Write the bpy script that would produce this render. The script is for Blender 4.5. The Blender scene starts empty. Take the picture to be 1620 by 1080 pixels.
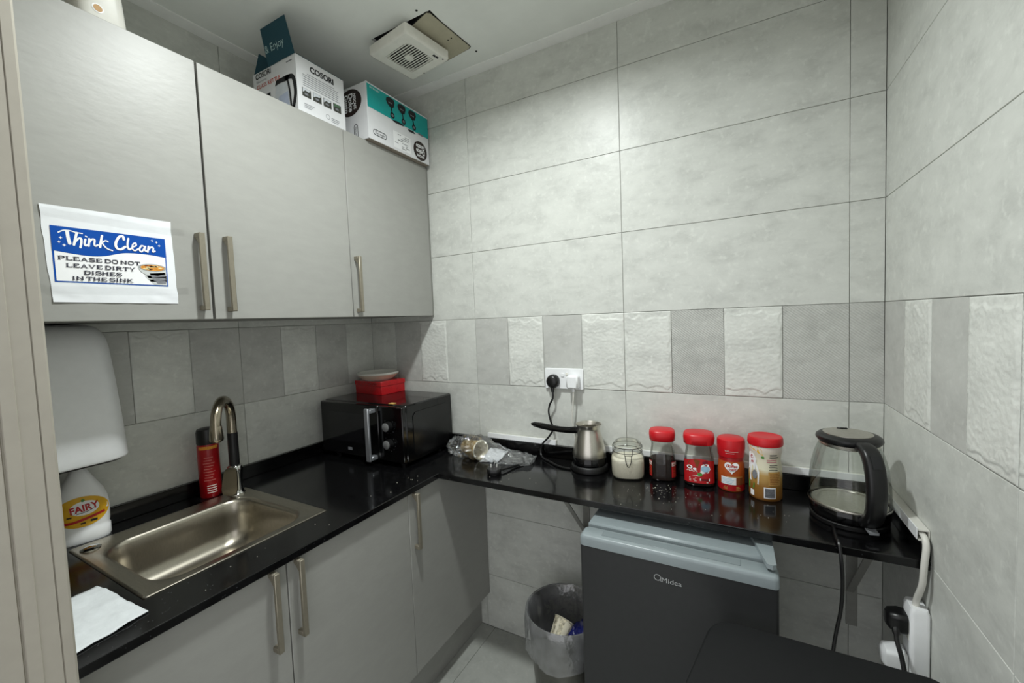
import bpy, bmesh, math, random
from mathutils import Matrix, Vector, noise
random.seed(7)
PI = math.pi
scene = bpy.context.scene
COL = scene.collection

# ------------------------------------------------------------------ camera
cam_d = bpy.data.cameras.new('camera')
cam = bpy.data.objects.new('camera', cam_d)
COL.objects.link(cam)
cam_d.sensor_width = 36.0
cam_d.lens = 656.09 * 36.0 / 1620.0
cam_d.clip_start = 0.02
_r = Vector((0.877818, 0.477398, -0.039081))
_d = Vector((-0.009046, -0.065052, -0.997841))
_f = Vector((-0.478909, 0.876276, -0.052785))
CAM = Vector((1.71757, -1.58883, 1.44432))
cam.matrix_world = Matrix(((_r.x, -_d.x, -_f.x, CAM.x), (_r.y, -_d.y, -_f.y, CAM.y),
                           (_r.z, -_d.z, -_f.z, CAM.z), (0, 0, 0, 1)))
scene.camera = cam

# ------------------------------------------------------------------ world, lamp light, exposure
world = bpy.data.worlds.new('world')
scene.world = world
world.use_nodes = True
bg = world.node_tree.nodes['Background']
bg.inputs[0].default_value = (0.97, 0.98, 1.0, 1)
bg.inputs[1].default_value = 0.95
LAMP = (1.09, -0.83, 2.53)
ld = bpy.data.lights.new('downlight_light', 'AREA')
ld.shape = 'DISK'
ld.size = 0.13
ld.energy = 15.0
ld.spread = math.radians(158)
ld.color = (0.955, 1.0, 0.985)
lo = bpy.data.objects.new('downlight_light', ld)
COL.objects.link(lo)
lo.location = (LAMP[0], LAMP[1], LAMP[2] - 0.014)
scene.view_settings.view_transform = 'Standard'
scene.view_settings.look = 'None'
scene.view_settings.exposure = 0.32
scene.view_settings.gamma = 1.0
scene.view_settings.use_curve_mapping = False

# ------------------------------------------------------------------ dimensions of the room
W, H, YF = 2.095, 2.53, -1.384          # right wall, ceiling, inner face of the entrance wall
ZC = 0.862                              # worktop level
XC, YS = 0.695, -0.352                  # front edges of the worktop and of the shelf run
ROWS = [0.0, 0.254, 0.554, 0.854, 1.154, 1.454, 1.754, 2.054, 2.354, H]

# ------------------------------------------------------------------ materials
def s2l(c):
    return c / 12.92 if c <= 0.04045 else ((c + 0.055) / 1.055) ** 2.4
def hexc(h):
    h = h.lstrip('#')
    return tuple(s2l(int(h[i:i + 2], 16) / 255.0) for i in (0, 2, 4)) + (1.0,)
_mats = {}
def M(name, col, rough=0.5, metal=0.0, spec=0.5, nscale=None, namt=0.06, bump=0.0, bscale=None, coat=0.0,
      aniso=None, detail=4.0):
    if name in _mats:
        return _mats[name]
    m = bpy.data.materials.new(name); m.use_nodes = True
    nt = m.node_tree; N = nt.nodes; L = nt.links
    p = N['Principled BSDF']
    c = hexc(col) if isinstance(col, str) else tuple(col) + (1.0,)
    p.inputs['Roughness'].default_value = rough
    p.inputs['Metallic'].default_value = metal
    p.inputs['Specular IOR Level'].default_value = spec
    p.inputs['Coat Weight'].default_value = coat
    geo = N.new('ShaderNodeNewGeometry')
    mp = N.new('ShaderNodeMapping')
    L.new(geo.outputs['Position'], mp.inputs['Vector'])
    if aniso: mp.inputs['Scale'].default_value = aniso
    nz = N.new('ShaderNodeTexNoise'); nz.inputs['Scale'].default_value = nscale or 60.0
    nz.inputs['Detail'].default_value = detail; nz.inputs['Roughness'].default_value = 0.6
    L.new(mp.outputs['Vector'], nz.inputs['Vector'])
    rp = N.new('ShaderNodeValToRGB')
    a = namt
    rp.color_ramp.elements[0].position = 0.3; rp.color_ramp.elements[1].position = 0.7
    rp.color_ramp.elements[0].color = tuple(max(0, x * (1 - a)) for x in c[:3]) + (1,)
    rp.color_ramp.elements[1].color = tuple(min(1, x * (1 + a)) for x in c[:3]) + (1,)
    L.new(nz.outputs['Fac'], rp.inputs['Fac'])
    L.new(rp.outputs['Color'], p.inputs['Base Color'])
    if bump:
        b = N.new('ShaderNodeBump'); b.inputs['Strength'].default_value = bump; b.inputs['Distance'].default_value = 0.002
        n2 = N.new('ShaderNodeTexNoise'); n2.inputs['Scale'].default_value = bscale or 80.0; n2.inputs['Detail'].default_value = 5.0
        L.new(mp.outputs['Vector'], n2.inputs['Vector'])
        L.new(n2.outputs['Fac'], b.inputs['Height']); L.new(b.outputs['Normal'], p.inputs['Normal'])
    _mats[name] = m
    return m

def stone_tile(name, col, rough, bump, hatch=False):
    m = bpy.data.materials.new(name); m.use_nodes = True
    nt = m.node_tree; N = nt.nodes; L = nt.links
    p = N['Principled BSDF']; p.inputs['Roughness'].default_value = rough
    p.inputs['Specular IOR Level'].default_value = 0.4
    geo = N.new('ShaderNodeNewGeometry')
    oi = N.new('ShaderNodeObjectInfo')
    add = N.new('ShaderNodeVectorMath'); add.operation = 'MULTIPLY_ADD'
    L.new(oi.outputs['Random'], add.inputs[0]); add.inputs[1].default_value = (31.0, 17.0, 23.0)
    L.new(geo.outputs['Position'], add.inputs[2])
    c = hexc(col)
    n1 = N.new('ShaderNodeTexNoise'); n1.inputs['Scale'].default_value = 8.0; n1.inputs['Detail'].default_value = 10
    n1.inputs['Roughness'].default_value = 0.72; n1.inputs['Distortion'].default_value = 0.25
    mp = N.new('ShaderNodeMapping'); mp.inputs['Scale'].default_value = (1.0, 1.0, 1.9)
    L.new(add.outputs[0], mp.inputs['Vector']); L.new(mp.outputs['Vector'], n1.inputs['Vector'])
    rp = N.new('ShaderNodeValToRGB')
    for i, (pos, k) in enumerate(((0.32, 0.84), (0.5, 1.0), (0.70, 1.10))):
        e = rp.color_ramp.elements[i] if i < 2 else rp.color_ramp.elements.new(pos)
        e.position = pos; e.color = tuple(x * k for x in c[:3]) + (1,)
    L.new(n1.outputs['Fac'], rp.inputs['Fac'])
    # pale flecks
    n3 = N.new('ShaderNodeTexNoise'); n3.inputs['Scale'].default_value = 55; n3.inputs['Detail'].default_value = 6
    L.new(add.outputs[0], n3.inputs['Vector'])
    r3 = N.new('ShaderNodeValToRGB'); r3.color_ramp.elements[0].position = 0.56; r3.color_ramp.elements[1].position = 0.72
    L.new(n3.outputs['Fac'], r3.inputs['Fac'])
    mx = N.new('ShaderNodeMix'); mx.data_type = 'RGBA'
    ml = N.new('ShaderNodeMath'); ml.operation = 'MULTIPLY'; ml.inputs[1].default_value = 0.42
    L.new(r3.outputs['Color'], ml.inputs[0]); L.new(ml.outputs[0], mx.inputs[0])
    L.new(rp.outputs['Color'], mx.inputs[6]); mx.inputs[7].default_value = tuple(min(1, x * 1.28) for x in c[:3]) + (1,)
    L.new(mx.outputs[2], p.inputs['Base Color'])
    b = N.new('ShaderNodeBump'); b.inputs['Strength'].default_value = bump; b.inputs['Distance'].default_value = 0.002
    n2 = N.new('ShaderNodeTexNoise'); n2.inputs['Scale'].default_value = 90 if 'rough' in name else 34; n2.inputs['Detail'].default_value = 6
    L.new(add.outputs[0], n2.inputs['Vector'])
    src = n2.outputs['Fac']
    if hatch:
        wv = N.new('ShaderNodeTexWave'); wv.wave_type = 'BANDS'; wv.bands_direction = 'X'
        mp2 = N.new('ShaderNodeMapping'); mp2.inputs['Rotation'].default_value = (0, math.radians(50), 0)
        L.new(geo.outputs['Position'], mp2.inputs['Vector']); L.new(mp2.outputs['Vector'], wv.inputs['Vector'])
        wv.inputs['Scale'].default_value = 48; wv.inputs['Distortion'].default_value = 0.3
        mh = N.new('ShaderNodeMath'); mh.operation = 'MULTIPLY_ADD'; mh.inputs[1].default_value = 0.55
        L.new(wv.outputs['Fac'], mh.inputs[0]); L.new(n2.outputs['Fac'], mh.inputs[2]); src = mh.outputs[0]
    L.new(src, b.inputs['Height']); L.new(b.outputs['Normal'], p.inputs['Normal'])
    _mats[name] = m
    return m

def clear_mat(name, tint, gloss=0.06, rough=0.03, haze=None, hazeamt=0.0, bump=0.0, bscale=60, fres=0.55):
    m = bpy.data.materials.new(name); m.use_nodes = True
    nt = m.node_tree; N = nt.nodes; L = nt.links
    for n in list(N):
        if n.type != 'OUTPUT_MATERIAL': N.remove(n)
    out = [n for n in N if n.type == 'OUTPUT_MATERIAL'][0]
    tr = N.new('ShaderNodeBsdfTransparent'); tr.inputs[0].default_value = tuple(tint) + (1,)
    gl = N.new('ShaderNodeBsdfGlossy'); gl.inputs['Roughness'].default_value = rough
    lw = N.new('ShaderNodeLayerWeight'); lw.inputs['Blend'].default_value = 0.25
    ma = N.new('ShaderNodeMath'); ma.operation = 'MULTIPLY_ADD'; ma.inputs[1].default_value = fres; ma.inputs[2].default_value = gloss
    ma.use_clamp = True
    L.new(lw.outputs['Fresnel'], ma.inputs[0])
    m1 = N.new('ShaderNodeMixShader')
    L.new(ma.outputs[0], m1.inputs[0]); L.new(tr.outputs[0], m1.inputs[1]); L.new(gl.outputs[0], m1.inputs[2])
    last = m1.outputs[0]
    if haze:
        df = N.new('ShaderNodeBsdfDiffuse'); df.inputs[0].default_value = tuple(haze) + (1,)
        nz = N.new('ShaderNodeTexNoise'); nz.inputs['Scale'].default_value = 40; nz.inputs['Detail'].default_value = 4
        g0 = N.new('ShaderNodeNewGeometry'); L.new(g0.outputs['Position'], nz.inputs['Vector'])
        mm = N.new('ShaderNodeMath'); mm.operation = 'MULTIPLY'; mm.inputs[1].default_value = hazeamt * 2
        L.new(nz.outputs['Fac'], mm.inputs[0])
        m2 = N.new('ShaderNodeMixShader'); L.new(mm.outputs[0], m2.inputs[0])
        L.new(last, m2.inputs[1]); L.new(df.outputs[0], m2.inputs[2]); last = m2.outputs[0]
    if bump:
        b = N.new('ShaderNodeBump'); b.inputs['Strength'].default_value = bump; b.inputs['Distance'].default_value = 0.004
        n2 = N.new('ShaderNodeTexNoise'); n2.inputs['Scale'].default_value = bscale; n2.inputs['Detail'].default_value = 3
        g1 = N.new('ShaderNodeNewGeometry'); L.new(g1.outputs['Position'], n2.inputs['Vector'])
        L.new(n2.outputs['Fac'], b.inputs['Height']); L.new(b.outputs['Normal'], gl.inputs['Normal'])
    L.new(last, out.inputs['Surface'])
    _mats[name] = m
    return m

def granite(name):
    m = M(name, '0b0b0c', rough=0.14, spec=0.5, nscale=30, namt=0.5)
    nt = m.node_tree; N = nt.nodes; L = nt.links; p = N['Principled BSDF']
    geo = N.new('ShaderNodeNewGeometry')
    vo = N.new('ShaderNodeTexVoronoi'); vo.inputs['Scale'].default_value = 130
    L.new(geo.outputs['Position'], vo.inputs['Vector'])
    lt = N.new('ShaderNodeMath'); lt.operation = 'LESS_THAN'; lt.inputs[1].default_value = 0.16
    L.new(vo.outputs['Distance'], lt.inputs[0])
    n2 = N.new('ShaderNodeTexNoise'); n2.inputs['Scale'].default_value = 60
    L.new(geo.outputs['Position'], n2.inputs['Vector'])
    gt = N.new('ShaderNodeMath'); gt.operation = 'GREATER_THAN'; gt.inputs[1].default_value = 0.57
    L.new(n2.outputs['Fac'], gt.inputs[0])
    mu = N.new('ShaderNodeMath'); mu.operation = 'MULTIPLY'
    L.new(lt.outputs[0], mu.inputs[0]); L.new(gt.outputs[0], mu.inputs[1])
    mx = N.new('ShaderNodeMix'); mx.data_type = 'RGBA'
    old = p.inputs['Base Color'].links[0].from_socket
    L.new(mu.outputs[0], mx.inputs[0]); L.new(old, mx.inputs[6]); mx.inputs[7].default_value = hexc('3a3b3d')
    L.new(mx.outputs[2], p.inputs['Base Color'])
    return m

TILE = stone_tile('grey_stone_tile', 'cfd1cb', 0.37, 0.38)
TILE_DARK = stone_tile('darker_stone_tile', 'c0c1bc', 0.42, 0.25)
TILE_ROUGH = stone_tile('rough_stone_tile', 'd9dbd5', 0.36, 0.6)
TILE_HATCH = stone_tile('combed_stone_tile', 'bebfba', 0.45, 0.75, hatch=True)
FLOORT = stone_tile('floor_stone_tile', 'a6a8a2', 0.30, 0.12)
GROUT = M('grout', '94958f', 0.9)
CEIL = M('ceiling_paint', 'eef1ec', 0.7, nscale=8, namt=0.03)
TRIMM = M('ceiling_trim_paint', 'f3f4f1', 0.55, nscale=20, namt=0.03)
JAMB = M('door_frame_paint', 'a39e92', 0.55, nscale=25, namt=0.04, bump=0.08, bscale=40)
LAM = M('cabinet_laminate', '9a9a95', 0.42, nscale=14, namt=0.035, bump=0.16, bscale=30, aniso=(1, 1, 2.5))
LAMIN = M('cabinet_carcass', '888883', 0.55, nscale=20, namt=0.03)
BOUNCEW = M('bounce_white', 'eeeeea', 0.5, nscale=20, namt=0.02)  # white of the unseen boards added to bounce light onto the ceiling
DARKGAP = M('dark_gap', '15150f', 0.9)
BRONZE = M('brushed_nickel_handle', '8d8778', 0.42, metal=0.45, nscale=90, namt=0.06)
GRAN = granite('black_granite')
STEEL = M('brushed_steel', 'd0ccc2', 0.30, metal=1.0, nscale=120, namt=0.08, aniso=(1, 1, 14))
SINKST = M('sink_steel', 'b3ada0', 0.28, metal=1.0, nscale=70, namt=0.08, aniso=(1, 6, 1))
CHROME = M('chrome', 'c9c9c6', 0.10, metal=1.0, nscale=40, namt=0.03)
NICKEL = M('satin_nickel', 'aaa18f', 0.24, metal=1.0, nscale=80, namt=0.05)
BLACK = M('black_plastic', '101011', 0.35, nscale=90, namt=0.2)
BLACKG = M('black_gloss', '070708', 0.10, nscale=50, namt=0.2)
BLACKM = M('black_matt', '17181a', 0.6, nscale=90, namt=0.15)
TABLEM = M('black_table_laminate', '131415', 0.7, spec=0.3, nscale=60, namt=0.1)
WHITE = M('white_plastic', 'f3f5f6', 0.32, nscale=40, namt=0.02)
WHITEW = M('warm_white_plastic', 'dcdbd3', 0.4, nscale=40, namt=0.03)
IVORY = M('fan_white_plastic', 'e9e8df', 0.45, nscale=40, namt=0.04)
PAPER = M('white_paper', 'e6e9ec', 0.8, nscale=30, namt=0.03)
TISSUE = M('tissue_paper', 'dfe4e6', 0.9, nscale=60, namt=0.04, bump=0.3, bscale=120)
BLUE = M('print_blue', '004aa4', 0.7, spec=0.2, nscale=60, namt=0.04)
PRINTW = M('print_white', 'f2f3f4', 0.7, nscale=60, namt=0.02)
INK = M('print_black', '17181c', 0.7, nscale=60, namt=0.1)
INKG = M('print_grey', '7b7d82', 0.7, nscale=200, namt=0.2)
ORANGE = M('print_orange', 'd9902f', 0.7, nscale=400, namt=0.4)
BROWNP = M('print_brown', '7d3f14', 0.7, nscale=200, namt=0.2)
YELLOW = M('label_yellow', 'e0ac1c', 0.45, nscale=60, namt=0.05)
REDP = M('label_red', 'b5171d', 0.45, nscale=60, namt=0.06)
RED = M('red_plastic', 'c8141f', 0.38, nscale=60, namt=0.05)
REDBOX = M('red_foil_box', 'b00f18', 0.22, nscale=60, namt=0.15)
REDCAN = M('red_can_paint', 'a5131a', 0.3, nscale=60, namt=0.06)
CARD = M('white_card', 'dfe0e2', 0.5, nscale=40, namt=0.02)
TEAL = M('teal_print', '0fa3a0', 0.45, nscale=40, namt=0.04)
DTEAL = M('dark_teal_card', '0d4250', 0.55, nscale=40, namt=0.05)
CARDIN = M('brown_card', '8d8478', 0.8, nscale=40, namt=0.08)
GLASS = clear_mat('clear_glass', (0.93, 0.95, 0.93), 0.05, 0.03)
GLASSJ = clear_mat('jar_glass', (0.90, 0.91, 0.89), 0.06, 0.05)
FILM = clear_mat('clear_film', (0.95, 0.955, 0.96), 0.16, 0.06, (0.75, 0.78, 0.8), 0.015, 1.0, 110)
TAPE = clear_mat('clear_tape', (0.995, 0.995, 0.995), 0.01, 0.10, None, 0.0, 0.5, 120, 0.15)
BAGM = clear_mat('bin_bag_film', (0.90, 0.91, 0.92), 0.14, 0.16, (0.80, 0.82, 0.84), 0.13, 1.0, 45)
SUGAR = M('sugar', 'f4eedd', 0.8, nscale=300, namt=0.08, bump=0.5, bscale=400)
COFFEE = M('coffee_granules', '24110a', 0.8, nscale=300, namt=0.4, bump=0.6, bscale=300)
FRIDGE = M('fridge_dark_grey', '343536', 0.42, metal=0.25, nscale=50, namt=0.05)
FRIDGEC = M('fridge_cap_grey', '8d979a', 0.34, nscale=40, namt=0.03)
GOLD = M('gold_paper', 'd9bd82', 0.36, metal=0.5, nscale=60, namt=0.25, aniso=(1, 1, 1))
CREAM = M('cream_paper', 'e6dfc8', 0.6, nscale=50, namt=0.03)
BINST = M('bin_steel', '6c6a64', 0.32, metal=0.85, nscale=60, namt=0.1)
BOARD = M('raw_board', 'b3ae98', 0.85, nscale=30, namt=0.06)
COPPERB = M('label_copper', 'b3501b', 0.42, nscale=60, namt=0.08)
TAN = M('label_tan', 'b78d4c', 0.5, nscale=300, namt=0.2)
GREENP = M('label_green', '4f8f3a', 0.5, nscale=60, namt=0.2)
LBLUE = M('label_light_blue', '9fc6dc', 0.5, nscale=60, namt=0.1)
NAVY = M('navy_wrapper', '161c5c', 0.35, nscale=60, namt=0.2)
PINK = M('label_pale_pink', 'd9c3bd', 0.45, nscale=60, namt=0.05)
PORC = M('white_porcelain', 'd9d8d0', 0.25, nscale=40, namt=0.02)
LED = bpy.data.materials.new('led_diffuser'); LED.use_nodes = True
_p = LED.node_tree.nodes['Principled BSDF']
_p.inputs['Emission Color'].default_value = (1, 1, 0.97, 1); _p.inputs['Emission Strength'].default_value = 4.0

def creamer_label():
    m = bpy.data.materials.new('creamer_wrap_print'); m.use_nodes = True
    nt = m.node_tree; N = nt.nodes; L = nt.links; p = N['Principled BSDF']; p.inputs['Roughness'].default_value = 0.4
    tc = N.new('ShaderNodeTexCoord'); sp = N.new('ShaderNodeSeparateXYZ'); L.new(tc.outputs['Object'], sp.inputs[0])
    nz = N.new('ShaderNodeTexNoise'); nz.inputs['Scale'].default_value = 16; L.new(tc.outputs['Object'], nz.inputs['Vector'])
    ma = N.new('ShaderNodeMath'); ma.operation = 'MULTIPLY_ADD'; ma.inputs[1].default_value = 0.045
    L.new(nz.outputs['Fac'], ma.inputs[0]); L.new(sp.outputs['Z'], ma.inputs[2])
    mr = N.new('ShaderNodeMapRange'); mr.inputs[1].default_value = 0.0; mr.inputs[2].default_value = 0.2
    L.new(ma.outputs[0], mr.inputs[0])
    rp = N.new('ShaderNodeValToRGB'); els = rp.color_ramp.elements
    data = [(0.05, '7a4a1c'), (0.30, '8f6428'), (0.47, 'b99452'), (0.58, 'e0dcc0'), (0.80, 'dfd6c0'), (0.88, 'dccfc4')]
    els[0].position, els[0].color = data[0][0], hexc(data[0][1]); els[1].position, els[1].color = data[-1][0], hexc(data[-1][1])
    for q, c in data[1:-1]:
        e = els.new(q); e.color = hexc(c)
    L.new(mr.outputs[0], rp.inputs['Fac']); L.new(rp.outputs['Color'], p.inputs['Base Color'])
    return m
CREAMER = creamer_label()

# ------------------------------------------------------------------ mesh helpers
class MB:
    def __init__(s): s.v = []; s.f = []; s.m = []
    def add(s, verts, faces, m=0):
        k = len(s.v); s.v += [tuple(p) for p in verts]
        for f in faces: s.f.append(tuple(i + k for i in f)); s.m.append(m)
        return s
    def box(s, x0, x1, y0, y1, z0, z1, b=0.0, m=0):
        x0, x1 = sorted((x0, x1)); y0, y1 = sorted((y0, y1)); z0, z1 = sorted((z0, z1))
        if b <= 0:
            v = [(x, y, z) for x in (x0, x1) for y in (y0, y1) for z in (z0, z1)]
            return s.add(v, [(0, 1, 3, 2), (4, 6, 7, 5), (0, 4, 5, 1), (2, 3, 7, 6), (0, 2, 6, 4), (1, 5, 7, 3)], m)
        b = min(b, (x1 - x0) / 2.01, (y1 - y0) / 2.01, (z1 - z0) / 2.01)
        v = []; idx = {}
        for i, x in enumerate((x0, x1)):
            for j, y in enumerate((y0, y1)):
                for k, z in enumerate((z0, z1)):
                    sx, sy, sz = (b if i == 0 else -b), (b if j == 0 else -b), (b if k == 0 else -b)
                    idx[i, j, k] = len(v)
                    v += [(x, y + sy, z + sz), (x + sx, y, z + sz), (x + sx, y + sy, z)]
        f = []
        for i in (0, 1): f.append([idx[i, j, k] for j, k in ((0, 0), (1, 0), (1, 1), (0, 1))])
        for j in (0, 1): f.append([idx[i, j, k] + 1 for i, k in ((0, 0), (1, 0), (1, 1), (0, 1))])
        for k in (0, 1): f.append([idx[i, j, k] + 2 for i, j in ((0, 0), (1, 0), (1, 1), (0, 1))])
        for j in (0, 1):
            for k in (0, 1): f.append([idx[0, j, k] + 1, idx[1, j, k] + 1, idx[1, j, k] + 2, idx[0, j, k] + 2])
        for i in (0, 1):
            for k in (0, 1): f.append([idx[i, 0, k], idx[i, 1, k], idx[i, 1, k] + 2, idx[i, 0, k] + 2])
        for i in (0, 1):
            for j in (0, 1): f.append([idx[i, j, 0], idx[i, j, 1], idx[i, j, 1] + 1, idx[i, j, 0] + 1])
        for i in (0, 1):
            for j in (0, 1):
                for k in (0, 1): f.append([idx[i, j, k], idx[i, j, k] + 1, idx[i, j, k] + 2])
        return s.add(v, f, m)
    def loft(s, loops, cap0=True, cap1=True, m=0, closed=True):
        n = len(loops[0]); v = [p for l in loops for p in l]; f = []
        for a in range(len(loops) - 1):
            for i in range(n if closed else n - 1):
                j = (i + 1) % n
                f.append((a * n + i, a * n + j, (a + 1) * n + j, (a + 1) * n + i))
        if cap0: f.append(tuple(reversed(range(n))))
        if cap1: f.append(tuple(range((len(loops) - 1) * n, len(loops) * n)))
        return s.add(v, f, m)
    def lathe(s, prof, n=32, c=(0, 0, 0), sx=1.0, sy=1.0, cap0=True, cap1=True, m=0):
        loops = [[(c[0] + sx * r * math.cos(2 * PI * i / n), c[1] + sy * r * math.sin(2 * PI * i / n), c[2] + z)
                  for i in range(n)] for r, z in prof]
        return s.loft(loops, cap0 and prof[0][0] > 1e-5, cap1 and prof[-1][0] > 1e-5, m)
    def tube(s, path, r, n=8, m=0, cap=True):
        P = [Vector(p) for p in path]; rr = r if isinstance(r, (list, tuple)) else [r] * len(P)
        loops = []; up = None
        for i, p in enumerate(P):
            t = (P[min(i + 1, len(P) - 1)] - P[max(i - 1, 0)]).normalized()
            if up is None:
                a = Vector((0, 0, 1)) if abs(t.z) < 0.9 else Vector((1, 0, 0))
                up = t.cross(a).normalized()
            up = (up - t * up.dot(t)).normalized(); w = t.cross(up)
            loops.append([tuple(p + rr[i] * (math.cos(2 * PI * k / n) * up + math.sin(2 * PI * k / n) * w)) for k in range(n)])
        return s.loft(loops, cap, cap, m)
    def prism(s, poly, a0, a1, plane='xy', m=0):
        def mk(u, v, w):
            return {'xy': (u, v, w), 'xz': (u, w, v), 'yz': (w, u, v)}[plane]
        return s.loft([[mk(u, v, a0) for u, v in poly], [mk(u, v, a1) for u, v in poly]], True, True, m)
    def bar(s, a, b, w, h, m=0):
        a, b = Vector(a), Vector(b); t = (b - a).normalized()
        u = t.cross(Vector((0, 0, 1))); u = Vector((1, 0, 0)) if u.length < 1e-4 else u.normalized(); n = u.cross(t)
        lp = lambda p: [tuple(p + u * i * w / 2 + n * j * h / 2) for i, j in ((-1, -1), (1, -1), (1, 1), (-1, 1))]
        return s.loft([lp(a), lp(b)], True, True, m)
    # flat marks: poly in (a, b) drawn through a mapping fn(a, b) -> xyz
    def mark(s, fn, poly, m=0):
        return s.add([fn(a, b) for a, b in poly], [tuple(range(len(poly)))], m)
    def rect(s, fn, a0, a1, b0, b1, m=0, na=1, nb=1):
        v = [fn(a0 + (a1 - a0) * i / na, b0 + (b1 - b0) * j / nb) for j in range(nb + 1) for i in range(na + 1)]
        f = [(j * (na + 1) + i, j * (na + 1) + i + 1, (j + 1) * (na + 1) + i + 1, (j + 1) * (na + 1) + i)
             for j in range(nb) for i in range(na)]
        return s.add(v, f, m)
    def disc(s, fn, ca, cb, ra, rb, m=0, n=24, rings=2):
        v = [fn(ca, cb)]; f = []
        for q in range(1, rings + 1):
            for i in range(n):
                t = 2 * PI * i / n; v.append(fn(ca + ra * q / rings * math.cos(t), cb + rb * q / rings * math.sin(t)))
        for i in range(n): f.append((0, 1 + i, 1 + (i + 1) % n))
        for q in range(1, rings):
            for i in range(n):
                a, b = 1 + (q - 1) * n, 1 + q * n; j = (i + 1) % n
                f.append((a + i, b + i, b + j, a + j))
        return s.add(v, f, m)
    def stroke(s, fn, pts, w, m=0, smooth=True, caps=True, lift=None):
        if lift:
            f0 = fn; fn = lambda a, b, k=0: tuple(p + k * q for p, q in zip(f0(a, b), lift))
        else:
            f0 = fn; fn = lambda a, b, k=0: f0(a, b)
        if smooth and len(pts) > 2: pts = catmull(pts, 5)
        L, Rr = [], []
        for i, p in enumerate(pts):
            a = pts[max(i - 1, 0)]; b = pts[min(i + 1, len(pts) - 1)]
            dx, dy = b[0] - a[0], b[1] - a[1]; d = math.hypot(dx, dy) or 1
            nx, ny = -dy / d * w / 2, dx / d * w / 2
            L.append((p[0] + nx, p[1] + ny)); Rr.append((p[0] - nx, p[1] - ny))
        n = len(pts)
        s.add([fn(q[0], q[1], i % n) for i, q in enumerate(L + Rr)], [(i, i + 1, n + i + 1, n + i) for i in range(n - 1)], m)
        if caps:
            for q, k in ((pts[0], -1), (pts[-1], n)): s.disc(lambda a, b, k=k: fn(a, b, k), q[0], q[1], w / 2, w / 2, m, 10, 1)
        return s
    def ring(s, fn, ca, cb, ra, rb, w, m=0, n=28):
        s.stroke(fn, [(ca + ra * math.cos(2 * PI * i / n), cb + rb * math.sin(2 * PI * i / n)) for i in range(n + 1)], w, m, False, False)
        return s
    def text(s, fn, txt, a, b, size, m=0, bold=0.0, shear=0.0, xs=1.0, rot=0.0, width=None):
        V, F = textmesh(txt, bold, shear)
        if not V: return s
        xs_ = [p[0] for p in V]; ys_ = [p[1] for p in V]
        cx = (max(xs_) + min(xs_)) / 2
        k = size; kx = size * xs
        if width: kx = width / (max(xs_) - min(xs_))
        cr, sr = math.cos(rot), math.sin(rot)
        out = []
        for x, y in V:
            u, v = (x - cx) * kx, (y - 0.35) * k
            out.append(fn(a + u * cr - v * sr, b + u * sr + v * cr))
        return s.add(out, F, m)
    def build(s, name, mats, parent=None, world=True, smooth=40, recalc=True):
        me = bpy.data.meshes.new(name)
        off = Vector((0, 0, 0))
        if parent is not None and world:
            r = parent
            while r.parent: r = r.parent
            off = r.location
        me.from_pydata([(p[0] - off[0], p[1] - off[1], p[2] - off[2]) for p in s.v], [], s.f)
        for mt in (mats if isinstance(mats, (list, tuple)) else [mats]): me.materials.append(mt)
        for p, mi in zip(me.polygons, s.m): p.material_index = mi
        if recalc:
            bm = bmesh.new(); bm.from_mesh(me); bmesh.ops.recalc_face_normals(bm, faces=bm.faces); bm.to_mesh(me); bm.free()
        if smooth:
            for p in me.polygons: p.use_smooth = True
            me.set_sharp_from_angle(angle=math.radians(smooth))
        me.update()
        o = bpy.data.objects.new(name, me); COL.objects.link(o)
        if parent is not None: o.parent = parent
        return o

_tc = {}
def textmesh(txt, bold, shear):
    key = (txt, bold, shear)
    if key in _tc: return _tc[key]
    cu = bpy.data.curves.new('lettering_tmp', 'FONT'); cu.body = txt; cu.size = 1.0; cu.offset = bold; cu.shear = shear
    cu.resolution_u = 3
    ob = bpy.data.objects.new('lettering_tmp', cu); COL.objects.link(ob)
    dg = bpy.context.evaluated_depsgraph_get()
    me = bpy.data.meshes.new_from_object(ob.evaluated_get(dg))
    V = [(v.co.x, v.co.y) for v in me.vertices]; F = [tuple(p.vertices) for p in me.polygons]
    bpy.data.objects.remove(ob); bpy.data.curves.remove(cu); bpy.data.meshes.remove(me)
    _tc[key] = (V, F)
    return V, F

def catmull(P, k=6):
    out = []; n = len(P)
    for i in range(n - 1):
        p0, p1, p2, p3 = P[max(i - 1, 0)], P[i], P[i + 1], P[min(i + 2, n - 1)]
        for j in range(k):
            t = j / k
            out.append(tuple(0.5 * ((2 * b) + (-a + c) * t + (2 * a - 5 * b + 4 * c - d) * t * t + (-a + 3 * b - 3 * c + d) * t ** 3)
                             for a, b, c, d in zip(p0, p1, p2, p3)))
    out.append(tuple(P[-1])); return out
def rrect(cx, cy, w, d, r, n=5):
    r = min(r, w / 2.001, d / 2.001); out = []
    for qx, qy, a0 in ((1, 1, 0), (-1, 1, 90), (-1, -1, 180), (1, -1, 270)):
        for i in range(n + 1):
            a = math.radians(a0 + 90 * i / n)
            out.append((cx + qx * (w / 2 - r) + r * math.cos(a), cy + qy * (d / 2 - r) + r * math.sin(a)))
    return out
def loop3(pts, z): return [(x, y, z) for x, y in pts]
def thing(name, label, cat, loc=(0, 0, 0), rotz=0.0, group=None):
    o = bpy.data.objects.new(name, None); COL.objects.link(o); o.empty_display_size = 0.05
    o.location = loc; o.rotation_euler = (0, 0, rotz); return tag(o, label, cat, group)
def tag(o, label, cat, group=None):
    o['label'] = label; o['category'] = cat
    if group: o['group'] = group
    return o
def struct(o, label=None):
    o['kind'] = 'structure'
    if label: o['label'] = label
    return o
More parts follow.
